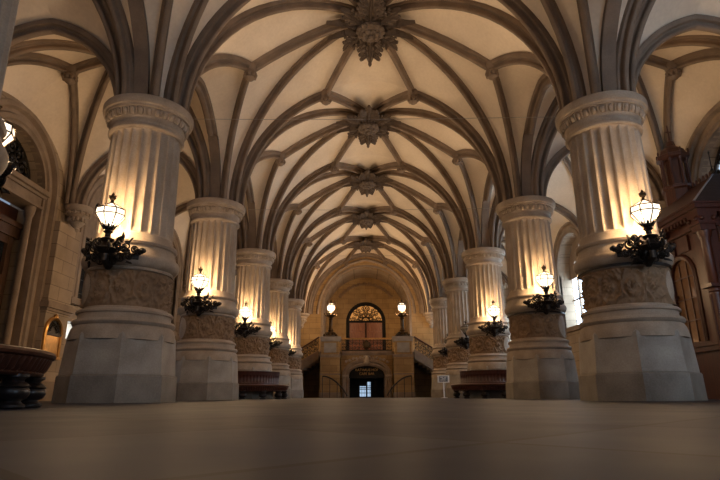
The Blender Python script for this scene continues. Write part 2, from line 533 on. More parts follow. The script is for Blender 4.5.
def make_boss():
    root = empty('ceiling_boss')
    core = MB()
    core.lathe([(0.02, -0.62), (0.12, -0.60), (0.20, -0.55), (0.28, -0.56), (0.36, -0.50), (0.42, -0.42), (0.40, -0.34), (0.46, -0.26), (0.44, -0.1), (0.44, 0.3)], 32)
    core.build('keystone_drum', M['boss'], root, SM)
    ro = MB()
    for ring, (rr, nn, sz, zz) in enumerate(((0.34, 12, 0.105, -0.47), (0.20, 8, 0.09, -0.58))):
        for k in range(nn):
            a = 2 * PI * (k + ring * 0.5) / nn
            ro.ball((rr * math.cos(a), rr * math.sin(a), zz), (sz, sz, 0.07), 8, 5)
    ro.ball((0, 0, -0.63), (0.1, 0.1, 0.08), 10, 6)
    ro.build('rosette', M['boss'], root, SM)
    for az, L_, wd in ((90, 1.40, 0.33), (270, 1.40, 0.33), (47, 0.95, 0.24), (133, 0.95, 0.24), (227, 0.95, 0.24), (313, 0.95, 0.24),
                       (15.5, 1.05, 0.13), (164.5, 1.05, 0.13), (195.5, 1.05, 0.13), (344.5, 1.05, 0.13)):
        T = Matrix.Rotation(math.radians(az), 4, 'Z') @ Matrix.Translation((0.30, 0, -0.22)) @ Matrix.Rotation(math.radians(7), 4, 'Y')
        s = MB(); leaf_mb(L_, wd * 0.62, 0.15, T, s)
        nl = 4 if wd > 0.3 else (3 if wd > 0.2 else 2)
        for q in range(nl):
            t = 0.16 + 0.62 * q / nl
            for sg in (-1, 1):
                T2 = T @ Matrix.Translation((L_ * t, sg * wd * 0.25, -0.03)) @ Matrix.Rotation(sg * math.radians(58 - 22 * t), 4, 'Z') @ Matrix.Rotation(math.radians(10), 4, 'Y')
                leaf_mb(wd * (1.35 - 0.7 * t), wd * 0.30, 0.10, T2, s)
                e = T2 @ Vector((wd * (1.35 - 0.7 * t), 0, 0.0))
                s.ball(e, (wd * 0.17, wd * 0.17, wd * 0.2), 8, 5)
                if q < 2 and wd > 0.2:
                    s.tube(spiral_pts((L_ * (t + 0.12), sg * wd * 0.85), wd * 0.36, 1.3, -sg * PI / 2, sg, z=-0.10), [0.04 - 0.0012 * k for k in range(19)], 6, T)
        s.ball(T @ Vector((L_ * 0.97, 0, -0.04)), (wd * 0.2, wd * 0.2, wd * 0.25), 8, 5)
        s.build('leaf_spray', M['boss'], root, SM)
    return root
boss0 = make_boss()
for i in range(1, len(YS) - 1):
    b = boss0 if i == 1 else copy_tree(boss0)
    b.location = (0, (YS[i] + YS[i + 1]) / 2, H_BOSS - 0.20)
    tx = ['out of sight above the first columns', 'largest one, at the top edge of the view', 'next one beyond the largest boss',
          'third one from the camera, above the middle columns', 'fourth one, small, far down the vault', 'smallest one above the end wall arch'][i - 1]
    tag(b, 'dark carved foliage ceiling boss, ' + tx, 'ceiling boss', 'carved bosses along the nave vault')

# ------------------------------------------------------------------ columns
def smoothstep(a, b, x):
    t = max(0.0, min(1.0, (x - a) / (b - a))); return t * t * (3 - 2 * t)
DR0, DR1 = 1.74, 2.45
def relief(a, z, medal):
    u = (a / (2 * PI)) % 1.0
    v = (z - DR0) / (DR1 - DR0)
    cells = 12
    cu = u * cells; ci = int(cu); p = (cu - ci - 0.5) * 2 * 0.72; q = (v - 0.5) * 2 * 1.05
    sg = 1 if ci % 2 == 0 else -1
    r = math.hypot(p, q); th = math.atan2(q * sg, p)
    h = max(0, math.cos(th - 8.5 * r)) ** 0.6 * smoothstep(0.95, 0.75, r) * smoothstep(0.1, 0.25, r)
    h += smoothstep(0.24, 0.10, r)
    h += 0.9 * max(0, math.cos(4 * (th + 1.2 * r))) ** 0.6 * smoothstep(0.72, 0.85, r) * smoothstep(1.35, 1.1, r)
    h = 0.75 * h * (0.7 + 0.3 * math.cos(9 * th + 20 * r)) + 0.45 * max(0, math.sin(u * 2 * PI * 44 + 2.2 * math.sin(v * 13 + cu))) * max(0, math.sin(v * 30 + 2.0 * math.sin(u * 2 * PI * 29)))
    h *= smoothstep(0, 0.08, v) * smoothstep(1, 0.92, v)
    for ma in medal:
        da = (a - ma + PI) % (2 * PI) - PI
        e = math.hypot(da * 0.8 / 0.27, (z - (DR0 + DR1) / 2) / 0.335)
        if e < 1.12:
            if e > 0.93: h = 0.8
            else: h = 0.35 + 0.25 * smoothstep(0.93, 0.2, e)
    return 0.088 * h
def drum_mesh(medal):
    mb = MB()
    prof = [(0.762, DR0 + (DR1 - DR0) * k / 30) for k in range(31)]
    mb.lathe(prof, 300, None, lambda r, z, a: r + relief(a, z, medal), cap=False)
    return mb.mesh('carved_drum', M['carved'], math.radians(80))
def oval_mesh(ma):
    mb = MB(); n = 24; vs = []; fs = []
    for j in range(7):
        e = 0.93 * j / 6
        for k in range(n):
            t = 2 * PI * k / n
            a = ma + e * math.cos(t) * 0.27 / 0.8; z = (DR0 + DR1) / 2 + e * 0.335 * math.sin(t)
            rr = 0.762 + 0.05 + 0.025 * (1 - e) + 0.012 * math.exp(-((e - 0.4) / 0.15) ** 2)
            vs.append((rr * math.cos(a), rr * math.sin(a), z))
    for j in range(6):
        for k in range(n):
            fs.append((j * n + k, j * n + (k + 1) % n, (j + 1) * n + (k + 1) % n, (j + 1) * n + k))
    return mb.add(vs, fs).mesh('medallion', M['sand'], math.radians(80))
def shaft_fun(r, z, a):
    t = (a / (2 * PI) * 24) % 1.0
    x = abs(t - 0.5) * 2            # 0 mid-flute, 1 at fillet
    e = min(1, (5.44 - z) / 0.10, (z - 3.20) / 0.14); e = max(0, e)
    e = math.sqrt(e)
    return r - 0.072 * e * math.sqrt(max(0, 1 - (x / 0.84) ** 2)) if x < 0.84 else r
def make_column(medal):
    root = empty('fluted_column')
    s8 = 1 / math.cos(PI / 8)
    mb = MB()
    mb.lathe([(q * s8, z) for q, z in ((0.955, 0.495), (0.955, 0.53), (0.91, 1.20), (0.88, 1.27), (0.72, 1.30))], 8,
             Matrix.Rotation(PI / 8, 4, 'Z'))
    mb.build('plinth', M['plinth'], root)
    mb = MB()
    mb.lathe([(q * s8, z) for q, z in ((1.0, 0), (0.99, 0.46), (0.975, 0.49), (0.72, 0.495))], 8, Matrix.Rotation(PI / 8, 4, 'Z'))
    mb.build('plinth_course', M['plinth_low'], root)
    mb = MB()
    mb.lathe([(0.88, 1.10), (0.965, 1.12), (0.965, 1.24), (0.945, 1.32), (0.92, 1.37), (0.90, 1.39), (0.93, 1.405), (0.955, 1.45), (0.935, 1.495), (0.875, 1.505), (0.855, 1.56), (0.86, 1.61),
              (0.895, 1.625), (0.90, 1.66), (0.87, 1.69), (0.81, 1.70), (0.785, 1.74), (0.70, 1.76)], 72)
    mb.build('base_moulding', M['sand'], root, SM)
    o = bpy.data.objects.new('carved_drum', drum_mesh(medal)); COL.objects.link(o); o.parent = root
    for ma in medal:
        q = bpy.data.objects.new('medallion', oval_mesh(ma)); COL.objects.link(q); q.parent = o
    mb = MB()
    mb.lathe([(0.70, 2.43), (0.815, 2.44), (0.83, 2.47), (0.81, 2.50), (0.86, 2.52), (0.905, 2.57), (0.925, 2.63), (0.925, 2.69), (0.90, 2.735), (0.865, 2.74), (0.85, 2.78), (0.83, 2.87),
              (0.805, 2.91), (0.805, 2.94), (0.84, 2.955), (0.86, 3.0), (0.84, 3.045), (0.795, 3.055), (0.775, 3.10), (0.75, 3.18), (0.68, 3.2)], 72)
    mb.build('shaft_ring', M['sand'], root, SM)
    mb = MB()
    zs = [3.15, 3.20, 3.22, 3.26, 3.30, 3.34] + [3.34 + (5.34 - 3.34) * k / 5 for k in range(1, 6)] + [5.38, 5.42, 5.44, 5.48]
    prof = [(0.742 - 0.035 * ((z - 3.15) / 2.3) ** 1.6, z) for z in zs]
    mb.lathe(prof, 24 * 12, None, shaft_fun, cap=False)
    mb.build('shaft', M['shaft'], root, math.radians(30))
    mb = MB()
    mb.lathe([(0.66, 5.44), (0.75, 5.45), (0.78, 5.48), (0.78, 5.52), (0.745, 5.54), (0.72, 5.57), (0.725, 5.63), (0.765, 5.67), (0.77, 5.70), (0.785, 5.74), (0.805, 5.80), (0.83, 5.87),
              (0.885, 5.88), (0.89, 5.92), (0.925, 5.94), (0.94, 6.00), (0.94, 6.08), (0.915, 6.12), (0.1, 6.12)], 72)
    cp = mb.build('capital', M['sand'], root, SM)
    mb = MB()
    for k in range(32):
        a = 2 * PI * k / 32
        T = Matrix.Rotation(a, 4, 'Z') @ Matrix.Translation((0.81, 0, 5.79)) @ Matrix.Rotation(math.radians(18), 4, 'Y')
        mb.ball((0, 0, 0), (0.05, 0.055, 0.085), 8, 6, T)
        T2 = Matrix.Rotation(a + PI / 32, 4, 'Z') @ Matrix.Translation((0.815, 0, 5.79)) @ Matrix.Rotation(math.radians(18), 4, 'Y')
        mb.box(-0.02, 0.03, -0.012, 0.012, -0.08, 0.08, T2)
    mb.build('egg_band', M['sand'], cp, SM)
    return root
# medallions sit on the aisle side, towards front and back
colL = make_column([math.radians(270 - 50), math.radians(90 + 50)])
colR = make_column([math.radians(270 + 50), math.radians(90 - 50)])
place = ['beside the low bench, cut by the frame edge', 'nearest whole one, tall in front', 'second one behind the nearest', 'third one, with a round bench at its foot', 'fourth one, behind the bench column',
         'fifth one, last before the end wall stairs']
YC = YS[1:-1]
for i, y in enumerate(YC):
    for sx, src, sn in ((-1, colL, 'left'), (1, colR, 'right')):
        c = src if i == 0 else copy_tree(src)
        c.location = (colx(sx, i), y, 0)
        tag(c, 'fluted sandstone column in the %s row, %s' % (sn, place[i]), 'column', 'fluted columns of the %s row' % sn, 'thing')

# ------------------------------------------------------------------ sconces
def scroll(mb, c, r, turns, ang, sgn, rad, frame, n=16):
    """spiral tube in a local frame (u, v) at c"""
    u, v = frame
    pts = []; rr = []
    for k in range(n + 1):
        t = k / n; q = r * (1 - 0.82 * t); a = ang + sgn * turns * 2 * PI * t
        pts.append(Vector(c) + Vector(u) * (q * math.cos(a)) + Vector(v) * (q * math.sin(a)))
        rr.append(rad * (1 - 0.45 * t))
    mb.tube(pts, rr, 6)
    mb.ball(pts[-1], rad * 1.5, 6, 4)
def make_sconce(lit):
    """local frame: column axis at the origin, lantern towards -y"""
    root = empty('lantern_sconce')
    RR = 0.97
    def on(az, r, z): a = -PI / 2 + math.radians(az); return Vector((r * math.cos(a), r * math.sin(a), z))
    # mounting band on the column ring
    mb = MB()
    mb.lathe([(0.926, 2.60), (0.965, 2.61), (0.965, 2.70), (0.926, 2.71)], 24, None, None, -PI / 2 - math.radians(30), -PI / 2 + math.radians(30), cap=False)
    mb.lathe([(0.0, 2.36), (0.04, 2.37), (0.09, 2.44), (0.06, 2.48), (0.13, 2.54), (0.17, 2.62), (0.12, 2.68), (0.0, 2.70)], 12, Matrix.Translation((0, -0.99, 0)))
    mb.build('mounting_plate', M['iron'], root, SM)
    # bracket boss
    mb = MB()
    LX, LY = 0.0, -1.16
    mb.tube([(0, -0.97, 2.52), (0, -1.07, 2.46), (0, -1.17, 2.52), (0, LY, 2.66), (0, LY, 3.01)], [0.05, 0.06, 0.07, 0.065, 0.05], 10)
    mb.lathe([(0.05, 2.62), (0.15, 2.66), (0.20, 2.72), (0.12, 2.76), (0.08, 2.84), (0.13, 2.90), (0.07, 2.94)], 14, Matrix.Translation((LX, LY, 0)))
    mb.build('bracket', M['iron'], root, SM)
    # foliage
    rnd = random.Random(3)
    for sg in (-1, 1):
        mb = MB()
        pts = []; rad = []
        for k in range(21):
            t = k / 20; az = sg * (3 + 29 * t)
            pts.append(on(az, 1.02 + 0.035 * math.sin(t * 9), 2.70 + 0.05 * math.sin(t * PI * 2.2) + 0.03 * t)); rad.append(0.035 * (1 - 0.35 * t))
        mb.tube(pts, rad, 6)
        mb.ball(pts[-1], 0.06, 8, 5)
        for k in range(5):
            mb.ball(on(sg * (26 + 2.0 * k), 1.03, 2.73 + 0.03 * math.sin(k * 2.1)), 0.042, 6, 4)
        for j, (az, z, r) in enumerate(((8, 2.80, 0.10), (13, 2.58, 0.09), (17, 2.80, 0.09), (21, 2.62, 0.08), (25, 2.77, 0.07), (6, 2.52, 0.10), (11, 2.92, 0.07))):
            p = on(sg * az, 1.06, z); u = (on(sg * (az + 5), 1.06, z) - p).normalized()
            scroll(mb, p, r, 1.3, PI * (0.5 if j % 2 else -0.5), sg if j % 2 else -sg, 0.022, (u, Vector((0, 0, 1))))
        mb.build('scroll_arm', M['iron'], root, SM)
    mb = MB()
    for k in range(60):
        az = rnd.uniform(-20, 20); z = rnd.uniform(2.46, 2.93); r = rnd.uniform(1.00, 1.22)
        p = on(az, r, z)
        T = Matrix.Translation(p) @ Matrix.Rotation(rnd.uniform(0, 2 * PI), 4, 'Z') @ Matrix.Rotation(rnd.uniform(-1.4, 0.6), 4, 'Y')
        leaf_mb(rnd.uniform(0.08, 0.14), rnd.uniform(0.022, 0.038), 0.016, T, mb)
    for k in range(5):
        a = 2 * PI * k / 5 + 0.3
        p = Vector((LX + 0.17 * math.cos(a), LY + 0.17 * math.sin(a), 2.76))
        scroll(mb, p, 0.09, 1.2, -PI / 2, 1, 0.02, (Vector((math.cos(a), math.sin(a), 0)), Vector((0, 0, 1))))
    mb.build('leaf_cluster', M['iron'], root, SM)
    # lantern
    L0 = 3.03
    lan = empty('lantern'); lan.parent = root; lan.location = (LX, LY, L0)
    r1, r2, r3, r4 = 0.085, 0.265, 0.255, 0.07
    z1, z2, z3, z4 = 0.08, 0.33, 0.44, 0.56
    mb = MB()
    mb.lathe([(r1, z1), (r2, z2), (r3, z3), (r4, z4)], 8, None, None, cap=False)
    gl = mb.build('glass', M['lantern'] if lit else M['milk'], lan)
    mb = MB(); mb.ball((0, 0, 0.29), (0.055, 0.055, 0.09), 12, 8); mb.lathe([(0.03, 0.08), (0.03, 0.2)], 8)
    mb.build('bulb', M['bulb'] if lit else M['milk'], lan, SM)
    if lit: lamp(lan, (0, 0, 0.29), LANTERN, WARM, 0.10)
    mb = MB()
    for k in range(8):
        a = 2 * PI * k / 8
        pr = [(r * 1.02 * math.cos(a), r * 1.02 * math.sin(a), z) for r, z in ((r1, z1), (r2, z2), (r3, z3), (r4, z4))]
        mb.tube(pr, 0.0115, 5)
    for r, z in ((r1, z1), (r2, z2), (r3, z3)):
        mb.tube([(r * 1.02 * math.cos(2 * PI * k / 8), r * 1.02 * math.sin(2 * PI * k / 8), z) for k in range(8)], 0.012, 5, None, True)
    mb.build('frame', M['bronze'], lan, SM)
    mb = MB()
    mb.lathe([(0.0, -0.03), (0.05, -0.02), (0.09, 0.02), (0.06, 0.05), (0.11, 0.09), (0.08, 0.10)], 10)
    for k in range(8):
        a = 2 * PI * (k + 0.5) / 8
        T = Matrix.Translation((0.06 * math.cos(a), 0.06 * math.sin(a), 0.04)) @ Matrix.Rotation(a, 4, 'Z') @ Matrix.Rotation(-0.9, 4, 'Y')
        leaf_mb(0.13, 0.03, 0.012, T, mb)
    mb.build('cup', M['iron'], lan, SM)
    mb = MB()
    mb.lathe([(0.085, 0.555), (0.06, 0.575), (0.03, 0.60), (0.022, 0.63), (0.05, 0.66), (0.065, 0.69), (0.05, 0.72), (0.02, 0.74), (0.03, 0.755), (0.012, 0.79), (0.0, 0.80)], 10)
    for k in range(5):
        a = 2 * PI * k / 5
        mb.ball((0.055 * math.cos(a), 0.055 * math.sin(a), 0.72), 0.018, 6, 4)
    mb.build('finial', M['bronze'], lan, SM)
    return root
sc_lit = make_sconce(True)
sc_off = make_sconce(False)
used = {True: False, False: False}
def sconce(sx, y, face, lit, label, dim=1.0):
    src = sc_lit if lit else sc_off
    o = copy_tree(src) if used[lit] else src
    used[lit] = True
    o.location = (colx(sx, YC.index(y)), y, 0); o.rotation_euler = (0, 0, 0 if face < 0 else PI)
    if lit:
        for ch in o.children:
            for g in ch.children:
                if g.type == 'LIGHT':
                    g.data = g.data.copy(); g.data.energy = LANTERN * dim
    tag(o, label, 'sconce', 'lantern sconces on the columns')
nth = ['first', 'nearest whole', 'second', 'third', 'fourth', 'fifth']
for i, y in enumerate(YC):
    for sx, sn in ((-1, 'left'), (1, 'right')):
        lit = not (sx == 1 and i >= 4)
        if i > 0:
            word = {1: 'nearest and largest in that row', 2: 'second in that row', 3: 'third, above the round bench', 4: 'fourth in that row', 5: 'last in that row'}[i]
            sconce(sx, y, -1, lit, '%s octagonal lantern on iron bracket, %s row, %s' % ('glowing' if lit else 'unlit', sn, word))
        if i < 5 :
            if i == 0 and sx == -1:
                sconce(sx, y, 1, True, 'white lantern cut by the left frame edge, before the dark arched lunette', 0.35)
            elif i > 0 or True:
                sconce(sx, y, 1, True, 'glowing lantern sconce on the rear face of the %s %s row column' % (nth[i], sn), 0.22 if i <= 1 and sx > 0 else 0.5)

# dark rings standing in for the shadow gap under the right row's moulding
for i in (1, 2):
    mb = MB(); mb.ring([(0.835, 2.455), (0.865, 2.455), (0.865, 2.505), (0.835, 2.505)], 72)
    o = mb.build('shadow_gap_ring', M['iron'], None, SM, (colx(1, i), YC[i], 0))
    tag(o, 'dark ring in place of shadow round the %s right column below its lantern' % ('nearest' if i == 1 else 'second'), 'shadow ring')

# ------------------------------------------------------------------ floodlights on the capitals, nave-side ones added to fill the vault
def make_flood():
    root = empty('floodlight')
    mb = MB(); mb.box(-0.09, 0.09, -0.06, 0.06, 0.06, 0.20); mb.build('housing', M['white'], root)
    mb = MB(); mb.box(-0.10, -0.09, -0.02, 0.02, 0, 0.14); mb.box(0.09, 0.10, -0.02, 0.02, 0, 0.14); mb.box(-0.10, 0.10, -0.03, 0.03, 0, 0.012)
    mb.build('yoke', M['white'], root)
    return root
fl0 = make_flood()
k = 0
for i, y in enumerate(YC):
    for sx, sn in ((-1, 'left'), (1, 'right')):
        for dirn in (1, -1):            # 1 towards the nave as added fill, -1 towards the aisle
            o = fl0 if k == 0 else copy_tree(fl0)
            k += 1
            az = (0.0 if sx * dirn < 0 else PI)          # +x or -x
            az2 = az + (1 if math.cos(az) > 0 else -1) * math.radians(0 if (i == 2 and sx < 0 and dirn < 0) else 58)
            o.location = (colx(sx, i) + math.cos(az2) * 0.78, y + math.sin(az2) * 0.78, 6.12)
            o.rotation_euler = (0, 0, az + PI / 2)
            tag(o, 'small white floodlight on the capital of the %s %s row column, %s side' % (nth[i], sn, 'added fill, nave' if dirn > 0 else 'aisle'), 'floodlight', 'floodlights on the capitals')
            ld = bpy.data.lights.new('fill_flood_lamp', 'SPOT')
            ld.energy = FILL_FLOOD * (1.0 if dirn > 0 else 0.06) * (0.35 if i == 0 else 1.0); ld.color = FILL_FLOODC; ld.spot_size = math.radians(125); ld.spot_blend = 0.9; ld.shadow_soft_size = 0.12
            lo = bpy.data.objects.new('fill_flood_lamp', ld); COL.objects.link(lo)
            lo.parent = o
            lo.location = (0, -0.20, 0.22)
            d = Vector((0, -1.0, 1.05)).normalized()
            lo.rotation_euler = d.to_track_quat('-Z', 'Y').to_euler()

# ------------------------------------------------------------------ side walls
def wall_map(sx):
    return lambda u, v, d: (sx * (AX + d), u, v)
portal_bays = {2}
def side_wall(sx, name):
    holes = []
    for i in range(len(YS) - 1):
        ym = (YS[i] + YS[i + 1]) / 2
        if i == 2: holes.append(arch_loop(ym, 1.50, 0.02, 5.95))
        elif i >= 1: holes.append(arch_loop(ym, 1.75, 3.3, 6.1))
    if sx < 0: holes.append([(17.1, 1.95), (17.1, 2.52), (18.2, 2.52), (18.2, 1.95)])
    mb = MB()
    mb.plate([(YS[0] - 0.4, -0.02), (YS[0] - 0.4, 9.6), (YS[-1], 9.6), (YS[-1], -0.02)], holes, 0.0, 0.90, wall_map(sx))
    return mb.build(name, M['ashlar_yz'])
wl = structure(side_wall(-1, 'wall_left'), 'ashlar sandstone wall of the left aisle', 'wall')
wr = structure(side_wall(1, 'wall_right'), 'ashlar sandstone wall of the right aisle', 'wall')
# piers
def path_arch(c, hw, z0, zs, n=24):
    return [(c - hw, z0), (c - hw, zs * 0.5)] + [(c - hw * math.cos(PI * k / n), zs + hw * math.sin(PI * k / n)) for k in range(n + 1)] + [(c + hw, zs * 0.5), (c + hw, z0)]
def arch_frame(mb, sx, x, path, prof):
    """moulding along an arch in the wall plane; prof (a outward in plane, b into the room)"""
    pts = []; sd = []; nr = []
    K = len(path)
    for i, (u, v) in enumerate(path):
        a = path[max(i - 1, 0)]; b = path[min(i + 1, K - 1)]
        t = Vector((b[0] - a[0], b[1] - a[1])).normalized()
        pts.append((x, u, v)); sd.append((0, -t.y, t.x)); nr.append((-sx, 0, 0))
    mb.sweep(pts, sd, nr, prof)
ARCH_PROF = [(-0.02, -0.10), (-0.02, 0.06), (0.06, 0.06), (0.09, 0.10), (0.20, 0.10), (0.24, 0.05), (0.34, 0.05), (0.38, 0.14), (0.50, 0.14), (0.52, 0.09), (0.55, 0.09), (0.55, -0.10)]
for sx, wobj, sn in ((-1, wl, 'left'), (1, wr, 'right')):
    for i in range(1, len(YS)):
        y = YS[i]
        y1 = min(y + 0.30, YS[-1])
        mb = MB()
        xi, xo = AX - 0.38, AX
        mb.box(*sorted((sx * xi, sx * xo)), y - 0.95, y1, 0, 5.35)
        p = mb.build('wall_pier', M['ashlar_yz'], wobj)
        mb = MB()
        for z0, z1, e in ((0, 0.55, 0.10), (2.58, 2.66, 0.05), (2.66, 2.82, 0.11), (2.82, 2.88, 0.06)):
            mb.box(*sorted((sx * (xi - e), sx * (xo - 0.001))), y - 0.95 - e, y1 + (e if y1 < 40 else 0), z0, z1)
        mb.build('string_course', M['trim'], wobj)
        # corbel
        mb = MB()
        T = Matrix.Translation((sx * (AX - 0.36), y, 6.12)) @ Matrix.Diagonal((0.85, 0.85, 0.85, 1)) @ Matrix.Translation((0, 0, -6.12))
        mb.lathe([(0.02, 5.10), (0.10, 5.14), (0.14, 5.22), (0.10, 5.28), (0.18, 5.36), (0.28, 5.50), (0.24, 5.56), (0.32, 5.66), (0.42, 5.80), (0.38, 5.86), (0.46, 5.92), (0.50, 6.00), (0.50, 6.12), (0.3, 6.14)], 20, T)
        for kk in range(12):
            a = 2 * PI * kk / 12
            mb.ball((0.30 * math.cos(a), 0.30 * math.sin(a), 5.58), (0.07, 0.07, 0.10), 6, 4, T)
            mb.ball((0.42 * math.cos(a + .2), 0.42 * math.sin(a + .2), 5.82), (0.07, 0.07, 0.08), 6, 4, T)
        mb.build('corbel', M['sand'], wobj, SM)

# ---- windows
wcount = [0]
def tall_window(sx, ym, bright, label, wn):
    fr = MB()
    arch_frame(fr, sx, sx * AX, path_arch(ym, 1.77, 3.3, 6.1), ARCH_PROF)
    o = fr.build('window_%d' % wn, M['trim'], None, SM)
    structure(o, label, 'window')
    fr = MB(); fr.box(*sorted((sx * (AX - 0.16), sx * (AX + 0.7))), ym - 2.25, ym + 2.25, 3.08, 3.30); fr.build('sill', M['trim'], o)
    g = MB()
    g.plate(arch_loop(ym, 1.75, 3.3, 6.1), [], 0.68, 0.70, wall_map(sx))
    g.build('pane', M['day'] if bright else (M['dim_day'] if sx > 0 else M['darkglass']), o)
    x = sx * (AX + 0.62)
    t = MB()
    trc = [[(ym + cx + r * math.cos(2 * PI * k / 16), cz + r * math.sin(2 * PI * k / 16)) for k in range(16)]
           for cx, cz, r in ((-0.85, 6.4, 0.24), (0.85, 6.4, 0.24), (0, 7.1, 0.28))]
    t.plate([(ym + 1.74 * math.cos(PI * k / 24), 5.85 + 0.25 * (0 < k < 24) + 1.73 * math.sin(PI * k / 24)) for k in range(25)], trc, 0.56, 0.66, wall_map(sx))
    for u in (-0.88, 0, 0.88): t.box(x - 0.05, x + 0.05, ym + u - 0.06, ym + u + 0.06, 3.3, 6.0)
    t.box(x - 0.05, x + 0.05, ym - 1.75, ym + 1.75, 4.72, 4.80)
    t.build('tracery', M['trim'], o)
    ld = MB()
    for kk in range(-4, 5): ld.box(x + sx * 0.03 - 0.012, x + sx * 0.03 + 0.012, ym + kk * 0.44 - 0.012, ym + kk * 0.44 + 0.012, 3.3, 5.9)
    for v in range(5): ld.box(x + sx * 0.03 - 0.012, x + sx * 0.03 + 0.012, ym - 1.75, ym + 1.75, 3.75 + v * 0.5 - 0.012, 3.75 + v * 0.5 + 0.012)
    ld.build('glazing_bars', M['iron'], o)
wn = 1
for i in (1, 3, 4, 5, 6):
    ym = (YS[i] + YS[i + 1]) / 2
    tall_window(-1, ym, False, 'dark arched tracery window in the left aisle wall, bay %s' % ('beside the portal pier' if i == 3 else ordn[i]), wn); wn += 1
    tall_window(1, ym, i >= 3, 'daylit arched window in the right aisle wall, %s bay' % ordn[i], wn); wn += 1
lo = MB(); lo.box(-10.42, -10.40, 17.1, 18.2, 1.9, 2.55)
o = lo.build('window_%d' % wn, M['day']); structure(o, 'small bright daylit opening behind the nearest left column', 'window')
m = MB(); m.box(-10.40, -10.34, 17.62, 17.68, 1.95, 2.52); m.build('mullion', M['trim'], o)

# ---- portals
def portal(sx, name, label, lit):
    ym = (YS[2] + YS[3]) / 2
    mb = MB()
    arch_frame(mb, sx, sx * AX, path_arch(ym, 1.52, 0.0, 5.95), [(a * 1.1, b * 1.5) for a, b in ARCH_PROF])
    o = mb.build(name, M['trim'], None, SM)
    structure(o, label, 'doorway')
    X = lambda a, b: sorted((sx * a, sx * b))
    mb = MB()
    for z0, z1, e in ((5.52, 5.60, 0.10), (5.60, 5.86, 0.04), (5.86, 5.94, 0.12), (5.94, 6.08, 0.22)):
        mb.box(*X(AX - e, AX + 0.5), ym - 1.6, ym + 1.6, z0, z1)
    mb.build('lintel', M['trim'], o)
    mb = MB()
    for s in (-1, 1):
        for a, e in ((1.24, 0.06), (1.42, -0.08)):
            mb.lathe([(0.13, 0.0), (0.13, 0.4), (0.09, 0.45), (0.085, 5.2), (0.13, 5.3), (0.15, 5.52)], 12, Matrix.Translation((sx * (AX - e + 0.15), ym + s * a, 0)))
    mb.build('jamb_shafts', M['trim'], o, SM)
    # recessed timber door
    mb = MB()
    mb.box(*X(AX + 0.62, AX + 0.72), ym - 1.50, ym + 1.50, 0, 5.52)
    mb.build('recess_back', M['wood'], o)
    mb = MB()
    for s in (-1, 1):
        for u in (0.06, 1.02): mb.box(*X(AX + 0.42, AX + 0.62), *sorted((ym + s * u, ym + s * (u + 0.22))), 0, 4.55)
        for v in (0, 1.5, 3.2, 4.33): mb.box(*X(AX + 0.43, AX + 0.62), *sorted((ym + s * 0.28, ym + s * 1.02)), v, v + 0.22)
    mb.box(*X(AX + 0.36, AX + 0.62), ym - 1.4, ym + 1.4, 4.55, 4.85)
    mb.box(*X(AX + 0.30, AX + 0.62), ym - 1.45, ym + 1.45, 4.85, 5.0)
    mb.build('door_leaves', M['oak'], o)
    mb = MB()
    for s in (-1, 1):
        for v in (1.72, 3.42): mb.box(*X(AX + 0.52, AX + 0.56), *sorted((ym + s * 0.28, ym + s * 1.02)), v, v + (1.48 if v < 3 else 0.91))
    mb.build('door_glass', M['darkglass'], o)
    mb = MB()
    mb.plate([(ym + 1.50 * math.cos(PI * k / 20), 6.0 + 1.46 * math.sin(PI * k / 20)) for k in range(21)], [], 0.50, 0.52, wall_map(sx))
    mb.build('lunette_glass', M['dim_day'] if lit else M['darkglass'], o)
    mb = MB()
    x = sx * (AX + 0.36)
    U, V = Vector((0, 1, 0)), Vector((0, 0, 1))
    mb.tube([(x, ym + 1.38 * math.cos(PI * k / 20), 6.1 + 1.30 * math.sin(PI * k / 20)) for k in range(21)], 0.045, 6)
    for k in range(9):
        a = PI * (k + 0.5) / 9
        for r, q in ((1.02, 0.24), (0.58, 0.17)):
            scroll(mb, (x, ym + r * math.cos(a), 6.12 + r * math.sin(a)), q, 1.4, a, 1 if k % 2 else -1, 0.045, (U, V))
            mb.ball((x, ym + (r + 0.2) * math.cos(a + .12), 6.12 + (r + 0.2) * math.sin(a + .12)), (0.03, 0.09, 0.09), 6, 4)
        mb.tube([(x, ym + 0.2 * math.cos(a), 6.12 + 0.2 * math.sin(a)), (x, ym + 1.38 * math.cos(a), 6.12 + 1.30 * math.sin(a))], 0.022, 5)
    mb.build('lunette_grille', M['iron'], o, SM)
portal(-1, 'door_1', 'tall stone portal with dark grilled lunette in the left aisle wall', False)
portal(1, 'door_2', 'tall stone portal with daylit lunette behind the timber kiosk', True)

# ------------------------------------------------------------------ end wall with niche
YE = YS[-1]
NW, NSP = 3.30, 6.50       # niche half width and springing
YB = YE + 4.0
ZL = 3.10                  # landing level
mapx = lambda u, v, d: (u, YE + d, v)
mb = MB()
out = [(-10.6, 0), (-10.6, 12.2), (10.6, 12.2), (10.6, 0)]
mb.plate(out, [arch_loop(0, NW, ZL - 0.0, NSP, 32), arch_loop(0, 1.22, 0.01, 1.50, 14, 0.60),
               [(-7.3, 0.02), (-7.3, 2.3), (-5.9, 2.3), (-5.9, 0.02)], [(7.3, 0.02), (7.3, 2.3), (5.9, 2.3), (5.9, 0.02)]], 0.0, 0.5, mapx)
we = mb.build('wall_end', M['ashlar_xz']); structure(we, 'golden brown stone end wall with the great arched niche', 'wall')
for s in (-1, 1):
    m = MB(); m.box(*sorted((s * 5.8, s * 7.4)), YE + 0.45, YE + 0.55, 0, 2.4); m.build('passage_back', M['dark'], we)
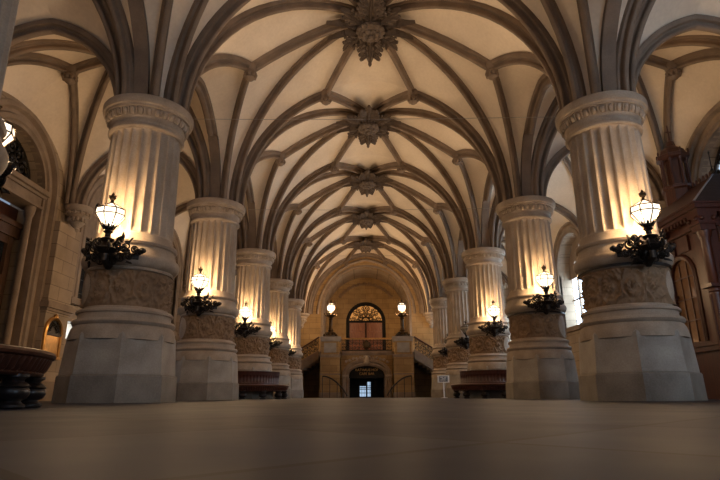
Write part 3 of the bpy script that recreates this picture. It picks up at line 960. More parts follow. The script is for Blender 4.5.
def arch_frame_x(mb, y, path, prof):
    pts = []; sd = []; nr = []; K = len(path)
    for i, (u, v) in enumerate(path):
        a = path[max(i - 1, 0)]; b = path[min(i + 1, K - 1)]
        t = Vector((b[0] - a[0], b[1] - a[1])).normalized()
        pts.append((u, y, v)); sd.append((-t.y, 0, t.x)); nr.append((0, -1, 0))
    mb.sweep(pts, sd, nr, prof)
m = MB(); arch_frame_x(m, YE, path_arch(0, NW, ZL, NSP, 40), [(-0.02, -0.1), (-0.02, 0.07), (0.07, 0.07), (0.10, 0.02), (0.16, 0.02), (0.16, -0.1)])
m.build('niche_moulding', M['trim'], we, SM)
# concentric wall arches under the vault
m = MB()
n = 40
for r0, pr in ((1.0, [(-0.26, -0.1), (-0.26, 0.10), (-0.14, 0.10), (-0.10, 0.22), (0.06, 0.26), (0.10, 0.18), (0.24, 0.18), (0.24, -0.1)]),):
    cur = arc_curve((-W, YE), (0, YE, 10.85), R0 + 0.15, 22)
    pts2 = [(p.x, p.z) for p in cur]; pts2 = pts2 + [(-a, b) for a, b in reversed(pts2)][1:]
    arch_frame_x(m, YE, pts2, pr)
m.build('wall_arch', M['rib'], we, SM)
m = MB()
cur = arc_curve((-W + 0.62, YE), (0, YE, 10.35), R0 + 0.15, 22)
pts2 = [(p.x, p.z) for p in cur]; pts2 = pts2 + [(-a, b) for a, b in reversed(pts2)][1:]
arch_frame_x(m, YE, pts2, [(-0.10, -0.1), (-0.10, 0.06), (-0.03, 0.12), (0.05, 0.12), (0.10, 0.05), (0.10, -0.1)])
m.build('wall_arch', M['trim'], we, SM)
for s in (-1, 1):
    m = MB(); T = Matrix.Translation((s * (W - 0.1), YE - 0.12, 0))
    m.lathe([(0.02, 5.0), (0.12, 5.08), (0.18, 5.2), (0.14, 5.28), (0.3, 5.5), (0.26, 5.58), (0.45, 5.8), (0.42, 5.88), (0.6, 6.0), (0.6, 6.12), (0.3, 6.14)], 24, T)
    for kk in range(14):
        a = 2 * PI * kk / 14
        m.ball((0.33 * math.cos(a), 0.33 * math.sin(a), 5.6), (0.07, 0.07, 0.1), 6, 4, T)
    m.build('corbel', M['sand'], we, SM)
# niche interior
m = MB()
lp = arch_loop(0, NW, ZL, NSP, 40)
vs = []; fs = []
for (u, v) in lp: vs += [(u, YE, v), (u, YB, v)]
for k in range(len(lp) - 1): fs.append((2 * k, 2 * k + 1, 2 * k + 3, 2 * k + 2))
m.add(vs, fs); m.build('niche_soffit', M['ashlar_yz'], we, SM)
m = MB(); m.plate(arch_loop(0, NW + 0.1, ZL, NSP, 40), [arch_loop(0, 1.53, ZL, 6.05, 24)], 4.0, 4.3, mapx)
nb = m.build('wall_niche', M['ashlar_xz']); structure(nb, 'curved top back wall of the niche above the landing', 'wall')
# carved arc on niche back
m = MB()
for k in range(23):
    a = math.radians(38 + 104 * k / 22); r = 2.72
    c = (r * math.cos(a), YB - 0.04, NSP + r * math.sin(a))
    m.ball(c, (0.16, 0.07, 0.12), 8, 5)
    scroll(m, (c[0], YB - 0.05, c[2] + 0.02), 0.15, 1.2, a, 1 if k % 2 else -1, 0.04, (Vector((1, 0, 0)), Vector((0, 0, 1))))
m.build('carved_frieze', M['carved'], nb, SM)
# lunette door
m = MB(); arch_frame_x(m, YB, path_arch(0, 1.50, ZL, 6.05, 28), [(-0.14, -0.25), (-0.14, 0.05), (0.0, 0.10), (0.14, 0.05), (0.14, -0.25)])
m.box(-1.5, 1.5, YB - 0.1, YB + 0.15, 5.98, 6.14)
m.box(-0.05, 0.05, YB - 0.02, YB + 0.15, ZL, 6.0)
d3 = m.build('door_3', M['dull'], None, SM); structure(d3, 'round topped dark wood door with amber fanlight in the niche', 'door')
m = MB(); m.plate([(1.40 * math.cos(PI * k / 24), 6.10 + 1.40 * math.sin(PI * k / 24)) for k in range(25)], [], 4.17, 4.19, mapx); m.build('fanlight', M['amber'], d3)
m = MB(); U, V = Vector((1, 0, 0)), Vector((0, 0, 1)); y = YB + 0.10
for k in range(8):
    a = PI * (k + 0.5) / 8
    for r, q in ((1.08, 0.22), (0.66, 0.17), (0.34, 0.1)):
        scroll(m, (r * math.cos(a), y, 6.12 + r * math.sin(a)), q, 1.5, a, 1 if k % 2 else -1, 0.042, (U, V))
    m.tube([(0.1 * math.cos(a), y, 6.12 + 0.1 * math.sin(a)), (1.42 * math.cos(a), y, 6.12 + 1.42 * math.sin(a))], 0.02, 5)
for r in (0.5, 0.9): m.tube([(r * math.cos(PI * k / 20), y, 6.1 + r * math.sin(PI * k / 20)) for k in range(21)], 0.025, 5)
m.build('tracery', M['bronze'], d3, SM)
for s in (-1, 1):
    m = MB(); m.box(*sorted((s * 0.05, s * 1.40)), YB + 0.06, YB + 0.14, ZL, 5.98)
    for u0, u1 in ((0.16, 0.68), (0.78, 1.30)):
        for v0, v1 in ((ZL + 0.2, ZL + 1.0), (ZL + 1.12, ZL + 2.05), (ZL + 2.15, ZL + 2.75)):
            m.box(*sorted((s * u0, s * u1)), YB + 0.02, YB + 0.08, v0, v1)
    lf = m.build('door_leaf', M['redwood'], d3)
    h = MB(); h.ball((s * 0.14, YB - 0.02, ZL + 1.1), 0.05); h.build('handle', M['gold'], lf, SM)
# ------------------------------------------------------------------ landing, balcony block, stairs
YF = 37.55
m = MB()
mapf = lambda u, v, d: (u, YF + d, v)
m.plate([(-1.76, 0), (-1.76, ZL - 0.02), (1.76, ZL - 0.02), (1.76, 0)], [arch_loop(0, 1.22, 0.005, 1.50, 20, 0.60)], 0.0, 0.35, mapf)
m.box(-1.76, 1.76, YF, 38.05, ZL - 0.25, ZL); ld_ = MB(); ld_.box(-3.28, 3.28, 38.06, YB - 0.01, ZL - 0.25, ZL); structure(ld_.build('floor_landing', M['trim']), 'stone landing between the balcony and the niche door', 'landing')
for s in (-1, 1): m.box(*sorted((s * 1.22, s * 1.4)), YF + 0.3, YE, 0, 2.2)
bl = m.build('wall_balcony', M['ashlar_xz']); structure(bl, 'stone balcony front carrying the landing above the arched door', 'wall')
m = MB()
m.box(-1.70, 1.70, YF - 0.14, YF, ZL - 0.18, ZL - 0.02); m.box(-1.75, 1.75, YF - 0.07, YF, ZL - 0.30, ZL - 0.18)
m.build('cornice', M['trim'], bl)
m = MB()
pth = [(-1.26, 0.02), (-1.26, 0.8)] + [(-1.26 * math.cos(PI * k / 24), 1.50 + 0.64 * math.sin(PI * k / 24)) for k in range(25)] + [(1.26, 0.8), (1.26, 0.02)]
arch_frame_x(m, YF, pth, [(-0.04, -0.1), (-0.04, 0.04), (0.08, 0.10), (0.16, 0.06), (0.26, 0.14), (0.40, 0.14), (0.44, -0.1)])
m.build('arch_surround', M['trim'], bl, SM)
m = MB()
for sx in (-1, 1):
    m.box(*sorted((sx * 1.26, sx * 1.70)), YF - 0.2, YF, 1.38, 1.50)
m.lathe([(0, -0.3), (0.14, -0.22), (0.2, 0), (0.14, 0.22), (0, 0.3)], 12, Matrix.Translation((0, YF - 0.1, 2.45)))
for k in range(14):
    a = 2 * PI * k / 14
    m.ball((0.30 * math.cos(a), YF - 0.06, 2.50 + 0.26 * math.sin(a)), 0.07, 6, 4)
for sx in (-1, 1):
    for k in range(5):
        scroll(m, (sx * (0.45 + 0.24 * k), YF - 0.03, 2.62 - 0.015 * k * k), 0.11, 1.3, 0, sx if k % 2 else -sx, 0.035, (Vector((1, 0, 0)), Vector((0, 0, 1))))
m.build('arch_carving', M['sand'], bl, SM)
# door below
d4 = MB(); d4.box(-1.22, 1.22, YF + 0.30, YF + 0.36, 1.28, 2.12)
for u in (-1.17, -0.62, -0.03, 0.56, 1.11): d4.box(u, u + 0.06, YF + 0.30, YF + 0.36, 0, 1.28)
for v in (0.02, 0.62): d4.box(-1.2, 1.2, YF + 0.30, YF + 0.36, v, v + 0.05)
d4 = d4.build('door_4', M['dull']); structure(d4, 'dark double door under the balcony with lettering in its arch', 'door')
g = MB()
for u0, u1 in ((-0.50, -0.06), (0.02, 0.28)): g.box(u0, u1, YF + 2.85, YF + 2.87, 0.05, 0.82 if u0 < 0 else 1.1)
g.build('daylit_far_pane', M['daydoor'], d4)
g = MB(); g.box(-1.3, 1.3, YF + 2.9, YF + 2.95, 0, 2.4); g.build('vestibule_back', M['dark'], d4)
g = MB()
for k in range(7): g.box(-0.52 + k * 0.12, -0.50 + k * 0.12, YF + 2.80, YF + 2.83, 0.03, 1.12)
for v in (0.3, 0.55, 0.8): g.box(-0.55, 0.30, YF + 2.80, YF + 2.83, v, v + 0.04)
g.build('far_door_bars', M['black'], d4)
for tx, z, sz in (('RATHAUS HOF', 1.76, 0.235), ('CAFE BAR', 1.50, 0.235)):
    cu = bpy.data.curves.new('lettering', 'FONT'); cu.body = tx; cu.size = sz; cu.align_x = 'CENTER'; cu.extrude = 0.008
    t = bpy.data.objects.new('lettering', cu); COL.objects.link(t); t.parent = d4
    t.location = (0, YF + 0.285, z); t.rotation_euler = (PI / 2, 0, 0)
    cu.materials.append(M['gold'])
# piers carrying the candelabra
def make_pier():
    root = empty('stone_pedestal')
    m = MB(); m.box(-0.66, 0.66, -0.60, 0.55, 0, 2.72); m.box(-0.60, 0.60, -0.52, 0.5, 2.72, 3.72); m.build('shaft', M['ashlar_xz'], root)
    for z0, z1, e in ((0, 0.35, 0.05), (1.48, 1.56, 0.03), (2.62, 2.70, 0.03), (2.70, 2.82, 0.06)):
        m = MB(); m.box(-0.66 - e, 0.66 + e, -0.60 - e, 0.55 + e, z0, z1); m.build('moulding', M['trim'], root)
    m = MB()
    for z0, z1, e in ((3.70, 3.78, 0.06), (3.78, 3.92, 0.10), (3.92, 4.02, 0.12)): m.box(-0.60 - e, 0.60 + e, -0.52 - e, 0.5 + e, z0, z1)
    m.box(-0.42, 0.42, -0.55, -0.5, 2.95, 3.6)
    m.build('cap', M['plinth'], root)
    return root
def make_candelabrum():
    root = empty('candelabrum')
    m = MB()
    m.lathe([(0.48, 0), (0.48, 0.06), (0.40, 0.10), (0.30, 0.14), (0.26, 0.22), (0.17, 0.32), (0.14, 0.40)], 16)
    for k in range(4):
        a = PI / 4 + k * PI / 2
        m.tube([(0.2 * math.cos(a), 0.2 * math.sin(a), 0.30), (0.42 * math.cos(a), 0.42 * math.sin(a), 0.26), (0.55 * math.cos(a), 0.55 * math.sin(a), 0.08), (0.62 * math.cos(a), 0.62 * math.sin(a), 0.05)], [0.06, 0.07, 0.06, 0.08], 8)
        m.ball((0.58 * math.cos(a), 0.58 * math.sin(a), 0.12), 0.09, 8, 5)
    m.build('base', M['bronze'], root, SM)
    m = MB(); m.lathe([(0.14, 0.38), (0.20, 0.46), (0.15, 0.55), (0.125, 0.7), (0.12, 1.2), (0.17, 1.28), (0.12, 1.34), (0.15, 1.40)], 16)
    m.build('stem', M['bronze'], root, SM)
    m = MB(); m.lathe([(0.13, 1.36), (0.26, 1.44), (0.32, 1.54), (0.24, 1.56), (0.16, 1.60), (0.22, 1.68), (0.14, 1.76), (0.12, 1.80)], 16)
    for k in range(6):
        a = 2 * PI * k / 6
        m.tube([(0.2 * math.cos(a), 0.2 * math.sin(a), 1.46), (0.38 * math.cos(a), 0.38 * math.sin(a), 1.50), (0.46 * math.cos(a), 0.46 * math.sin(a), 1.62)], [0.04, 0.04, 0.025], 6)
        m.ball((0.46 * math.cos(a), 0.46 * math.sin(a), 1.64), 0.05, 6, 4)
    m.build('cup', M['bronze'], root, SM)
    m = MB(); m.lathe([(0.10, 1.78), (0.20, 1.86), (0.25, 1.98), (0.26, 2.16), (0.22, 2.28), (0.14, 2.34)], 8, None, None, cap=True)
    m.build('glass', M['candel'], root)
    m = MB(); m.ball((0, 0, 2.05), (0.09, 0.09, 0.14), 12, 8); m.build('bulb', M['bulb'], root, SM)
    lamp(root, (0, 0, 2.05), CANDEL, WARM, 0.16)
    m = MB()
    for k in range(8):
        a = 2 * PI * k / 8
        m.tube([(r * math.cos(a), r * math.sin(a), z) for r, z in ((0.11, 1.78), (0.21, 1.86), (0.265, 1.98), (0.275, 2.16), (0.30, 2.34), (0.36, 2.56))], [0.014, 0.014, 0.014, 0.018, 0.03, 0.012], 5)
    m.lathe([(0.27, 2.20), (0.29, 2.22), (0.29, 2.26), (0.27, 2.27)], 16, cap=False)
    m.lathe([(0.15, 2.33), (0.16, 2.40), (0.06, 2.46), (0.08, 2.52), (0, 2.66)], 8)
    m.build('crown', M['bronze'], root, SM)
    return root
p0, c0 = make_pier(), make_candelabrum()
for s, sn in ((-1, 'left'), (1, 'right')):
    p = p0 if s < 0 else copy_tree(p0); c = c0 if s < 0 else copy_tree(c0)
    p.location = (s * 2.49, YF - 0.15, 0); c.location = (s * 2.49, YF - 0.15, 4.021)
    tag(p, 'square stone pedestal %s of the balcony, carrying a lit candelabrum' % sn, 'pedestal', 'pedestals flanking the balcony')
    tag(c, 'dark bronze candelabrum with glowing lantern on the %s pedestal' % sn, 'candelabrum', 'candelabra flanking the balcony')
# balcony railing
rl = empty('balcony_railing', (0, YF - 0.05, ZL))
m = MB(); m.box(-1.74, 1.74, -0.09, 0.09, 0.78, 0.88); m.build('handrail', M['gold'], rl)
m = MB(); m.box(-1.74, 1.74, -0.03, 0.03, 0.0, 0.08); m.box(-1.74, 1.74, -0.03, 0.03, 0.66, 0.70)
for k in range(15):
    u = -1.72 + k * 3.44 / 14
    m.tube([(u, 0, 0.05), (u, 0, 0.78)], 0.02, 5)
for k in range(14):
    u = -1.60 + k * 3.20 / 13
    for v, sg in ((0.22, 1), (0.5, -1)): scroll(m, (u, 0, v), 0.12, 1.4, k, sg, 0.022, (Vector((1, 0, 0)), Vector((0, 0, 1))))
m.build('ironwork', M['iron'], rl, SM)
m = MB(); m.ball((0, -0.06, 0.4), (0.24, 0.06, 0.26), 12, 8)
for k in range(10):
    a = 2 * PI * k / 10
    m.ball((0.28 * math.cos(a), -0.06, 0.4 + 0.28 * math.sin(a)), 0.06, 6, 4)
m.build('shield', M['bronze'], rl, SM)
tag(rl, 'dark wrought iron balcony railing with brass handrail between the two pedestals', 'railing')
# flights of stairs
for s, sn in ((-1, 'left'), (1, 'right')):
    root = empty('stair_flight')
    root.location = (0, 0, 0)
    m = MB(); N = 18
    xa, xb = 3.32, 8.3
    for k in range(N):
        x0 = xa + (xb - xa) * k / N; x1 = xa + (xb - xa) * (k + 1) / N; z = ZL * (1 - (k + 0.0) / N) - 0.02
        m.box(*sorted((s * x0, s * x1)), YF + 0.35, YE - 0.05, max(0.0, z - 0.75), z)
    m.build('steps', M['trim'], root)
    m = MB()
    lo_ = [(xa, ZL - 0.55), (xa, ZL + 0.12), (xb, 0.12), (xb, 0.0), (xb - 0.9, 0.0)]
    m.plate([(s * a, b) for a, b in lo_], [], 0.10, 0.36, mapf)
    m.build('string_wall', M['trim'], root)
    m = MB()
    m.tube([(s * xa, YF + 0.2, ZL + 0.98), (s * xb, YF + 0.2, 0.98)], 0.06, 8); m.build('handrail', M['wood'], root, SM)
    m = MB(); K = 20
    for k in range(K + 1):
        t = k / K; x = s * lerp(xa + 0.05, xb - 0.05, t); z = lerp(ZL, 0, t)
        m.tube([(x, YF + 0.2, z + 0.12), (x, YF + 0.2, z + 0.96)], 0.02, 5)
        if k < K:
            x2 = s * lerp(xa + 0.05, xb - 0.05, t + 0.5 / K); z2 = lerp(ZL, 0, t + 0.5 / K)
            for dz, sg in ((0.28, 1), (0.53, -1), (0.78, 1)): scroll(m, (x2, YF + 0.2, z2 + dz), 0.13, 1.4, k, sg * s, 0.028, (Vector((1, 0, 0)), Vector((0, 0, 1))))
    m.build('ironwork', M['iron'], root, SM)
    tag(root, 'stone stair flight with scrolled iron railing descending to the %s of the balcony' % sn, 'staircase', 'stair flights beside the balcony')
    # curved handrail by the lower door
    hr = empty('curved_handrail', (0, 0, 0))
    pts = []
    for k in range(21):
        t = k / 20
        pts.append((s * lerp(2.95, 1.30, t), lerp(36.55, 36.1, t), 1.28 * math.cos(t * PI / 2) ** 0.8 + 0.10))
    m = MB(); m.tube(pts, 0.05, 8); m.build('rail', M['black'], hr, SM)
    for k in (0, 6, 12, 17):
        m = MB(); m.tube([pts[k], (pts[k][0], pts[k][1], 0.0)], 0.025, 6); m.build('post', M['black'], hr, SM)
    tag(hr, 'black curved handrail sweeping down on the %s of the lettered door' % sn, 'handrail', 'handrails beside the lower door')

# ------------------------------------------------------------------ rear wall with daylight
m = MB(); mapr = lambda u, v, d: (u, YS[0] - 0.05 - d, v)
m.plate([(-10.6, 0), (-10.6, 12.2), (10.6, 12.2), (10.6, 0)], [arch_loop(c, 1.6, 1.2, 5.6, 16) for c in (-7.4, 0, 7.4)], 0.0, 0.5, mapr)
wb = m.build('wall_rear', M['ashlar_xz']); structure(wb, 'stone entrance wall behind the viewer with three arched windows', 'wall')
for j, c in enumerate((-7.4, 0, 7.4)):
    m = MB(); m.plate(arch_loop(c, 1.65, 1.15, 5.6, 16), [], 0.40, 0.42, mapr)
    o = m.build('window_%d' % (wn + 1 + j), M['dim_day'] if j < 2 else M['rear_day']); structure(o, 'daylit arched entrance window behind the viewer, %s one' % ('left', 'middle', 'right')[j], 'window')
    m = MB(); m.box(c - 0.04, c + 0.04, YS[0] - 0.45, YS[0] - 0.37, 1.2, 7.1); m.box(c - 1.6, c + 1.6, YS[0] - 0.45, YS[0] - 0.37, 3.4, 3.5)
    m.build('glazing_bars', M['iron'], o)

# ------------------------------------------------------------------ round benches
def make_bench(back):
    root = empty('round_bench')
    m = MB()
    m.ring([(1.24, 0.47), (1.64, 0.47), (1.68, 0.485), (1.695, 0.51), (1.68, 0.535), (1.64, 0.55), (1.24, 0.55)], 96)
    m.build('seat', M['wood_h'], root, SM)
    m = MB()
    def fl_(r, z, a):
        return r + (0.016 * math.cos(a * 110) if (r > 1.5 and 0.335 < z < 0.465) else 0.0)
    m.lathe([(1.52, 0.30), (1.58, 0.30), (1.60, 0.325), (1.58, 0.34), (1.605, 0.36), (1.64, 0.44), (1.66, 0.47), (1.52, 0.475), (1.52, 0.30)], 660, None, fl_, cap=False)
    m.build('fluted_apron', M['wood'], root, math.radians(60))
    for k in range(12):
        a = 2 * PI * k / 12 + math.radians(5)
        m = MB()
        m.lathe([(0.11, 0), (0.13, 0.015), (0.13, 0.035), (0.10, 0.05), (0.09, 0.07), (0.13, 0.09), (0.155, 0.13), (0.155, 0.165), (0.14, 0.185), (0.155, 0.20), (0.13, 0.225), (0.09, 0.25), (0.10, 0.27), (0.13, 0.285), (0.13, 0.31)], 20)
        m.build('leg', M['black'], root, SM, (1.50 * math.cos(a), 1.50 * math.sin(a), 0))
    if back:
        m = MB()
        m.lathe([(1.235, 0.55), (1.27, 0.55), (1.27, 0.62), (1.255, 0.63), (1.255, 0.88), (1.27, 0.90), (1.28, 0.93), (1.27, 1.0), (1.285, 1.02), (1.285, 1.06), (1.235, 1.06), (1.235, 0.55)], 360, None,
                lambda r, z, a: r + (0.012 * math.cos(a * 60) if (r > 1.24 and 0.625 < z < 0.885) else 0.0), cap=False)
        m.build('backrest', M['kwood'], root, math.radians(60))
    return root
b1 = make_bench(True)
b1.location = (-W, YC[3], 0)
tag(b1, 'round mahogany bench with curved back encircling the third left column', 'bench', 'round benches at the columns')
b2 = copy_tree(b1); b2.location = (W, YC[3], 0)
tag(b2, 'round mahogany bench with curved back encircling the third right column', 'bench', 'round benches at the columns')
b3 = make_bench(False); b3.location = (-5.05, YC[0], 0)
tag(b3, 'near dark bench with fluted apron and bulbous legs, cut by left frame edge', 'bench', 'round benches at the columns')

# ------------------------------------------------------------------ plaque on the pier
pl = empty('arched_plaque', (-(AX - 0.38), YS[3] - 0.46, 1.25))
m = MB()
path = [(-0.42, 0.0), (-0.42, 0.45)] + [(-0.42 * math.cos(PI * k / 20), 0.72 + 0.42 * math.sin(PI * k / 20)) for k in range(21)] + [(0.42, 0.45), (0.42, 0)]
pts = [(0.0, u, v) for u, v in path]
sd = []; nr = []
for i in range(len(path)):
    a = path[max(i - 1, 0)]; b = path[min(i + 1, len(path) - 1)]; t = Vector((b[0] - a[0], b[1] - a[1])).normalized()
    sd.append((0, -t.y, t.x)); nr.append((1, 0, 0))
m.sweep(pts, sd, nr, [(-0.05, 0), (-0.05, 0.06), (0, 0.09), (0.05, 0.06), (0.05, 0)])
m.box(0, 0.10, -0.48, 0.48, -0.06, 0.02); m.ball((0.05, 0, 1.18), (0.06, 0.09, 0.1))
m.build('frame', M['gold'], pl, SM)
m = MB(); m.box(0, 0.03, -0.38, 0.38, 0.02, 0.62); m.build('panel', M['gold'], pl)
m = MB(); U, V = Vector((0, 1, 0)), Vector((0, 0, 1))
for k in range(7):
    a = PI * (k + 0.5) / 7
    scroll(m, (0.03, 0.24 * math.cos(a), 0.72 + 0.24 * math.sin(a)), 0.11, 1.3, a, 1 if k % 2 else -1, 0.02, (U, V))
m.box(0.0, 0.08, -0.38, 0.38, 0.63, 0.70)
m.plate([(0.38 * math.cos(PI * k / 16), 0.70 + 0.38 * math.sin(PI * k / 16)) for k in range(17)], [], 0.0, 0.012, lambda u, v, d: (d, u, v))
m.build('foliage', M['iron'], pl, SM)
tag(pl, 'small gilt arched wall plaque on the pier behind the near left bench', 'plaque')

# ------------------------------------------------------------------ wires across the nave
for j, (i, tx) in enumerate(((1, 'nearest'), (2, 'second'), (3, 'third'))):
    m = MB(); pts = [(-W + 0.945 + (2 * W - 1.89) * k / 20, YC[i], 6.02 - 0.03 * math.sin(PI * k / 20)) for k in range(21)]
    m.tube(pts, 0.006, 5)
    o = m.build('tie_wire', M['steel'], None, SM)
    tag(o, 'thin wire stretched across the nave between the %s pair of column capitals' % ('nearest', 'second', 'third')[j], 'wire', 'wires across the nave')

# ------------------------------------------------------------------ information sign
sg = empty('sign_stand', (3.66, 27.0, 0))
m = MB(); m.lathe([(0.17, 0), (0.17, 0.015), (0.03, 0.03), (0, 0.03)], 20); m.build('base', M['white'], sg, SM)
m = MB(); m.tube([(0, 0, 0.01), (0, 0, 0.78)], 0.028, 10); m.build('pole', M['white'], sg, SM)
bd = MB(); bd.box(-0.29, 0.29, -0.02, 0.02, 0.72, 1.06); bd = bd.build('board', M['white'], sg)
m = MB(); m.box(-0.21, 0.21, -0.026, -0.02, 0.76, 1.02); pn = m.build('panel', M['grey'], bd)
m = MB()
for r, (z, u0, u1) in enumerate(((0.97, -0.15, -0.02), (0.97, 0.03, 0.14), (0.90, -0.08, 0.12), (0.84, -0.15, 0.10))): m.box(u0, u1, -0.029, -0.026, z - 0.014, z + 0.014)
m.build('print_lines', M['white'], bd)
tag(sg, 'white sign stand with grey notice panel beside the far right columns', 'sign')

# ------------------------------------------------------------------ timber kiosk on the right
kx0, kx1, ky0, ky1, kz = 8.0, 9.60, 12.4, 15.9, 4.35
k_ = empty('timber_kiosk', ((kx0 + kx1) / 2, (ky0 + ky1) / 2, 0))
def kb(mb, x0, x1, y0, y1, z0, z1):
    cx, cy = (kx0 + kx1) / 2, (ky0 + ky1) / 2
    mb.box(x0 - cx, x1 - cx, y0 - cy, y1 - cy, z0, z1)
def kT(x, y, z): return Matrix.Translation((x - (kx0 + kx1) / 2, y - (ky0 + ky1) / 2, z))
mcx, mcy = (kx0 + kx1) / 2, (ky0 + ky1) / 2
# side panel (facing the nave) with arched openings
m = MB()
hl = [arch_loop(y, 0.48, 1.35, 3.0, 14) for y in (13.55, 14.75)]
m.plate([(ky0, 0), (ky0, kz), (ky1, kz), (ky1, 0)], hl, 0, 0.10, lambda u, v, d: (kx0 + d - mcx, u - mcy, v)); m.build('side_panel', M['kwood'], k_)
m = MB()
for y in (13.55, 14.75):
    pth = path_arch(y, 0.50, 1.35, 3.0, 16); pts = []; sd = []; nr = []
    for i, (u, v) in enumerate(pth):
        a = pth[max(i - 1, 0)]; b = pth[min(i + 1, len(pth) - 1)]; t = Vector((b[0] - a[0], b[1] - a[1])).normalized()
        pts.append((kx0 - mcx, u - mcy, v)); sd.append((0, -t.y, t.x)); nr.append((-1, 0, 0))
    m.sweep(pts, sd, nr, [(-0.03, -0.05), (-0.03, 0.04), (0.05, 0.07), (0.10, 0.03), (0.10, -0.05)])
    for s in (-1, 1):
        kb(m, kx0 - 0.05, kx0, *sorted((y + s * 0.10, y + s * 0.52)), 3.60, 4.0)
for z0, z1, e in ((0, 0.35, 0.07), (1.10, 1.22, 0.06), (1.22, 1.28, 0.10)): kb(m, kx0 - e, kx0, ky0, ky1, z0, z1)
for y in (13.0, 14.15, 15.3):
    kb(m, kx0 - 0.04, kx0, y - 0.36, y + 0.36, 0.45, 1.02) if False else None
m.build('arch_moulding', M['kwood'], k_, SM)
m = MB()
for y in (13.55, 14.75):
    m.plate(arch_loop(y, 0.47, 1.36, 3.0, 14), [], 0.05, 0.06, lambda u, v, d: (kx0 + d - mcx, u - mcy, v))
m.build('window_glass', plain('amber_tinted_glass', (0.16, 0.09, 0.05), 0.08, 0.0, 0.2), k_)
m = MB()
for y in (13.55, 14.75):
    for u in (-0.16, 0.16): kb(m, kx0 + 0.02, kx0 + 0.05, y + u - 0.012, y + u + 0.012, 1.36, 3.4)
    for v in (1.9, 2.45, 3.0): kb(m, kx0 + 0.02, kx0 + 0.05, y - 0.47, y + 0.47, v - 0.012, v + 0.012)
m.build('glazing_bars', M['wood'], k_)
# front panel facing the entrance
m = MB()
m.plate([(kx0, 0), (kx0, kz), (kx1, kz), (kx1, 0)], [[(8.35, 1.3), (8.35, 3.5), (9.25, 3.5), (9.25, 1.3)]], 0, 0.10, lambda u, v, d: (u - mcx, ky0 + d - mcy, v))
kb(m, kx1 - 0.08, kx1, ky0, ky1, 0, kz); kb(m, kx0, kx1, ky1 - 0.1, ky1, 0, kz)
m.build('front_panel', M['kwood'], k_)
m = MB()
kb(m, 8.35, 9.25, ky0 + 0.04, ky0 + 0.06, 1.3, 3.5); m.build('front_glass', M['darkglass'], k_)
m = MB()
for k in range(1, 6): kb(m, 8.35 + 0.15 * k - 0.01, 8.35 + 0.15 * k + 0.01, ky0 + 0.01, ky0 + 0.04, 1.3, 3.5)
for k in range(1, 12): kb(m, 8.35, 9.25, ky0 + 0.01, ky0 + 0.04, 1.3 + 0.18 * k - 0.01, 1.3 + 0.18 * k + 0.01)
for v0, v1 in ((0.45, 1.1), (3.62, 4.05)): kb(m, 8.32, 9.28, ky0 - 0.04, ky0, v0, v1)
m.build('lattice', M['wood'], k_)
# corner posts
for (x, y) in ((kx0, ky0), (kx1 - 0.08, ky0), (kx0, 14.15), (kx0, ky1)):
    m = MB()
    m.box(-0.17, 0.17, -0.17, 0.17, 0, 0.42); m.box(-0.20, 0.20, -0.20, 0.20, 0.42, 0.50)
    m.lathe([(0.13, 0.5), (0.16, 0.54), (0.12, 0.6), (0.125, 2.4), (0.15, 2.43), (0.15, 2.5), (0.11, 2.55), (0.11, 3.7), (0.15, 3.78), (0.17, 3.9)], 14)
    for a in range(8):
        an = 2 * PI * a / 8
        m.tube([(0.125 * math.cos(an), 0.125 * math.sin(an), 0.66), (0.128 * math.cos(an), 0.128 * math.sin(an), 2.36)], 0.02, 5)
    m.box(-0.20, 0.20, -0.20, 0.20, 2.52, 2.60)
    m.box(-0.18, 0.18, -0.18, 0.18, 3.9, 4.05); m.box(-0.22, 0.22, -0.22, 0.22, 4.05, kz)
    for z in (4.12,):
        for s in (-1, 1):
            m.ball((s * 0.14, -0.23, z + 0.06), 0.06, 8, 5); m.ball((-0.23, s * 0.14, z + 0.06), 0.06, 8, 5)
    m.build('corner_post', M['kwood'], k_, SM, (x - mcx, y - mcy, 0))
m = MB()
for z0, z1, e in ((kz - 0.32, kz - 0.26, 0.10), (kz, kz + 0.08, 0.22), (kz + 0.08, kz + 0.18, 0.30), (kz + 0.18, kz + 0.22, 0.34)):
    kb(m, kx0 - e, kx1, ky0 - e, ky1 + e * 0.3, z0, z1)
for k in range(24):
    y = ky0 - 0.1 + k * (ky1 - ky0) / 23
    kb(m, kx0 - 0.20, kx0 - 0.1, y - 0.04, y + 0.04, kz - 0.10, kz)
for k in range(11):
    x = kx0 - 0.1 + k * (kx1 - kx0) / 10
    kb(m, x - 0.04, x + 0.04, ky0 - 0.2, ky0 - 0.1, kz - 0.10, kz)
m.build('cornice', M['kwood'], k_)
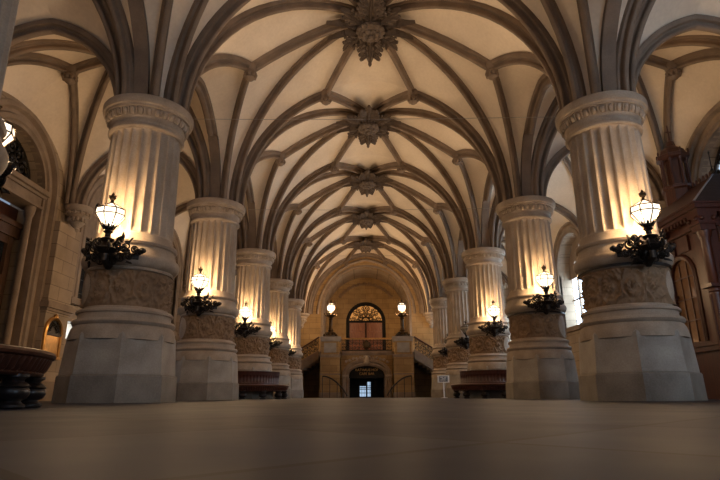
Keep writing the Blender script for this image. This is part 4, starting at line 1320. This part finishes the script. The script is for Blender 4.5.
# hip roof
zr, za = kz + 0.22, 5.90
A_ = [(kx0 - 0.30, ky0 - 0.30, zr), (kx1, ky0 - 0.30, zr), (kx1, ky1 + 0.1, zr), (kx0 - 0.30, ky1 + 0.1, zr), (9.35, 13.6, za), (9.35, 15.2, za), (kx1, 13.6, za), (kx1, 15.2, za)]
m = MB(); m.add([(a - mcx, b - mcy, c) for a, b, c in A_], [(0, 4, 5, 3), (3, 5, 7, 2), (4, 6, 7, 5), (1, 2, 7, 6), (0, 3, 2, 1)])
rf = m.build('roof', M['kwood'], k_)
m = MB(); m.add([(a - mcx, b - mcy - 0.02, c + 0.015) for a, b, c in (A_[0], A_[1], A_[6], A_[4])] + [(a - mcx, b - mcy + 0.03, c - 0.02) for a, b, c in (A_[0], A_[1], A_[6], A_[4])],
                 [(0, 1, 2, 3), (7, 6, 5, 4), (0, 4, 5, 1), (1, 5, 6, 2), (2, 6, 7, 3), (3, 7, 4, 0)])
m.build('slate_face', M['slate'], k_)
m = MB(); m.tube([Vector(A_[0]) - Vector((mcx, mcy, 0)), Vector(A_[4]) - Vector((mcx, mcy, 0))], 0.035, 8)
m.build('hip_flashing', plain('lead_flashing', (0.42, 0.46, 0.55), 0.3, 0.6, 0.1), k_, SM)
m = MB(); m.lathe([(0.05, 0), (0.03, 0.05), (0.06, 0.10), (0.03, 0.16), (0.015, 0.2), (0.01, 0.62), (0.03, 0.65), (0, 0.72)], 10, kT(9.35, 13.6, za)); m.build('finial', M['iron'], k_, SM)
m = MB()
for k in range(10): m.ball((9.35 - mcx, 13.7 - mcy + k * 0.16, za + 0.06), (0.03, 0.05, 0.09), 6, 4)
m.build('ridge_crest', M['wood'], k_, SM)
# turret
tr = empty('turret'); tr.parent = k_; tr.location = (9.25 - mcx, 15.05 - mcy, 0)
m = MB()
m.lathe([(0.40, 5.3), (0.40, 5.95), (0.46, 6.0), (0.46, 6.08), (0.36, 6.12)], 8)
m.lathe([(0.36, 6.95), (0.46, 7.0), (0.46, 7.1), (0.38, 7.14), (0.33, 7.28), (0.20, 7.40), (0.14, 7.44), (0.10, 7.60), (0.05, 7.64), (0.03, 7.7), (0.02, 8.15), (0, 8.2)], 8)
m.lathe([(0.25, 6.0), (0.25, 7.05)], 8)
m.box(-0.08, 0.08, -0.015, 0.015, 7.92, 7.96)
m.build('turret_body', M['wood'], tr)
m = MB()
for k in range(8):
    a = 2 * PI * k / 8
    m.lathe([(0.05, 6.10), (0.03, 6.16), (0.045, 6.5), (0.03, 6.85), (0.05, 6.97)], 8, Matrix.Translation((0.35 * math.cos(a), 0.35 * math.sin(a), 0)))
    m.ball((0.43 * math.cos(a), 0.43 * math.sin(a), 7.18), (0.035, 0.035, 0.09), 6, 4)
m.lathe([(0.20, 6.1), (0.20, 6.97)], 8)
m.build('turret_colonnettes', M['wood'], tr, SM)
tag(k_, 'dark red brown carved timber kiosk with slate hip roof and pointed turret at right', 'kiosk')
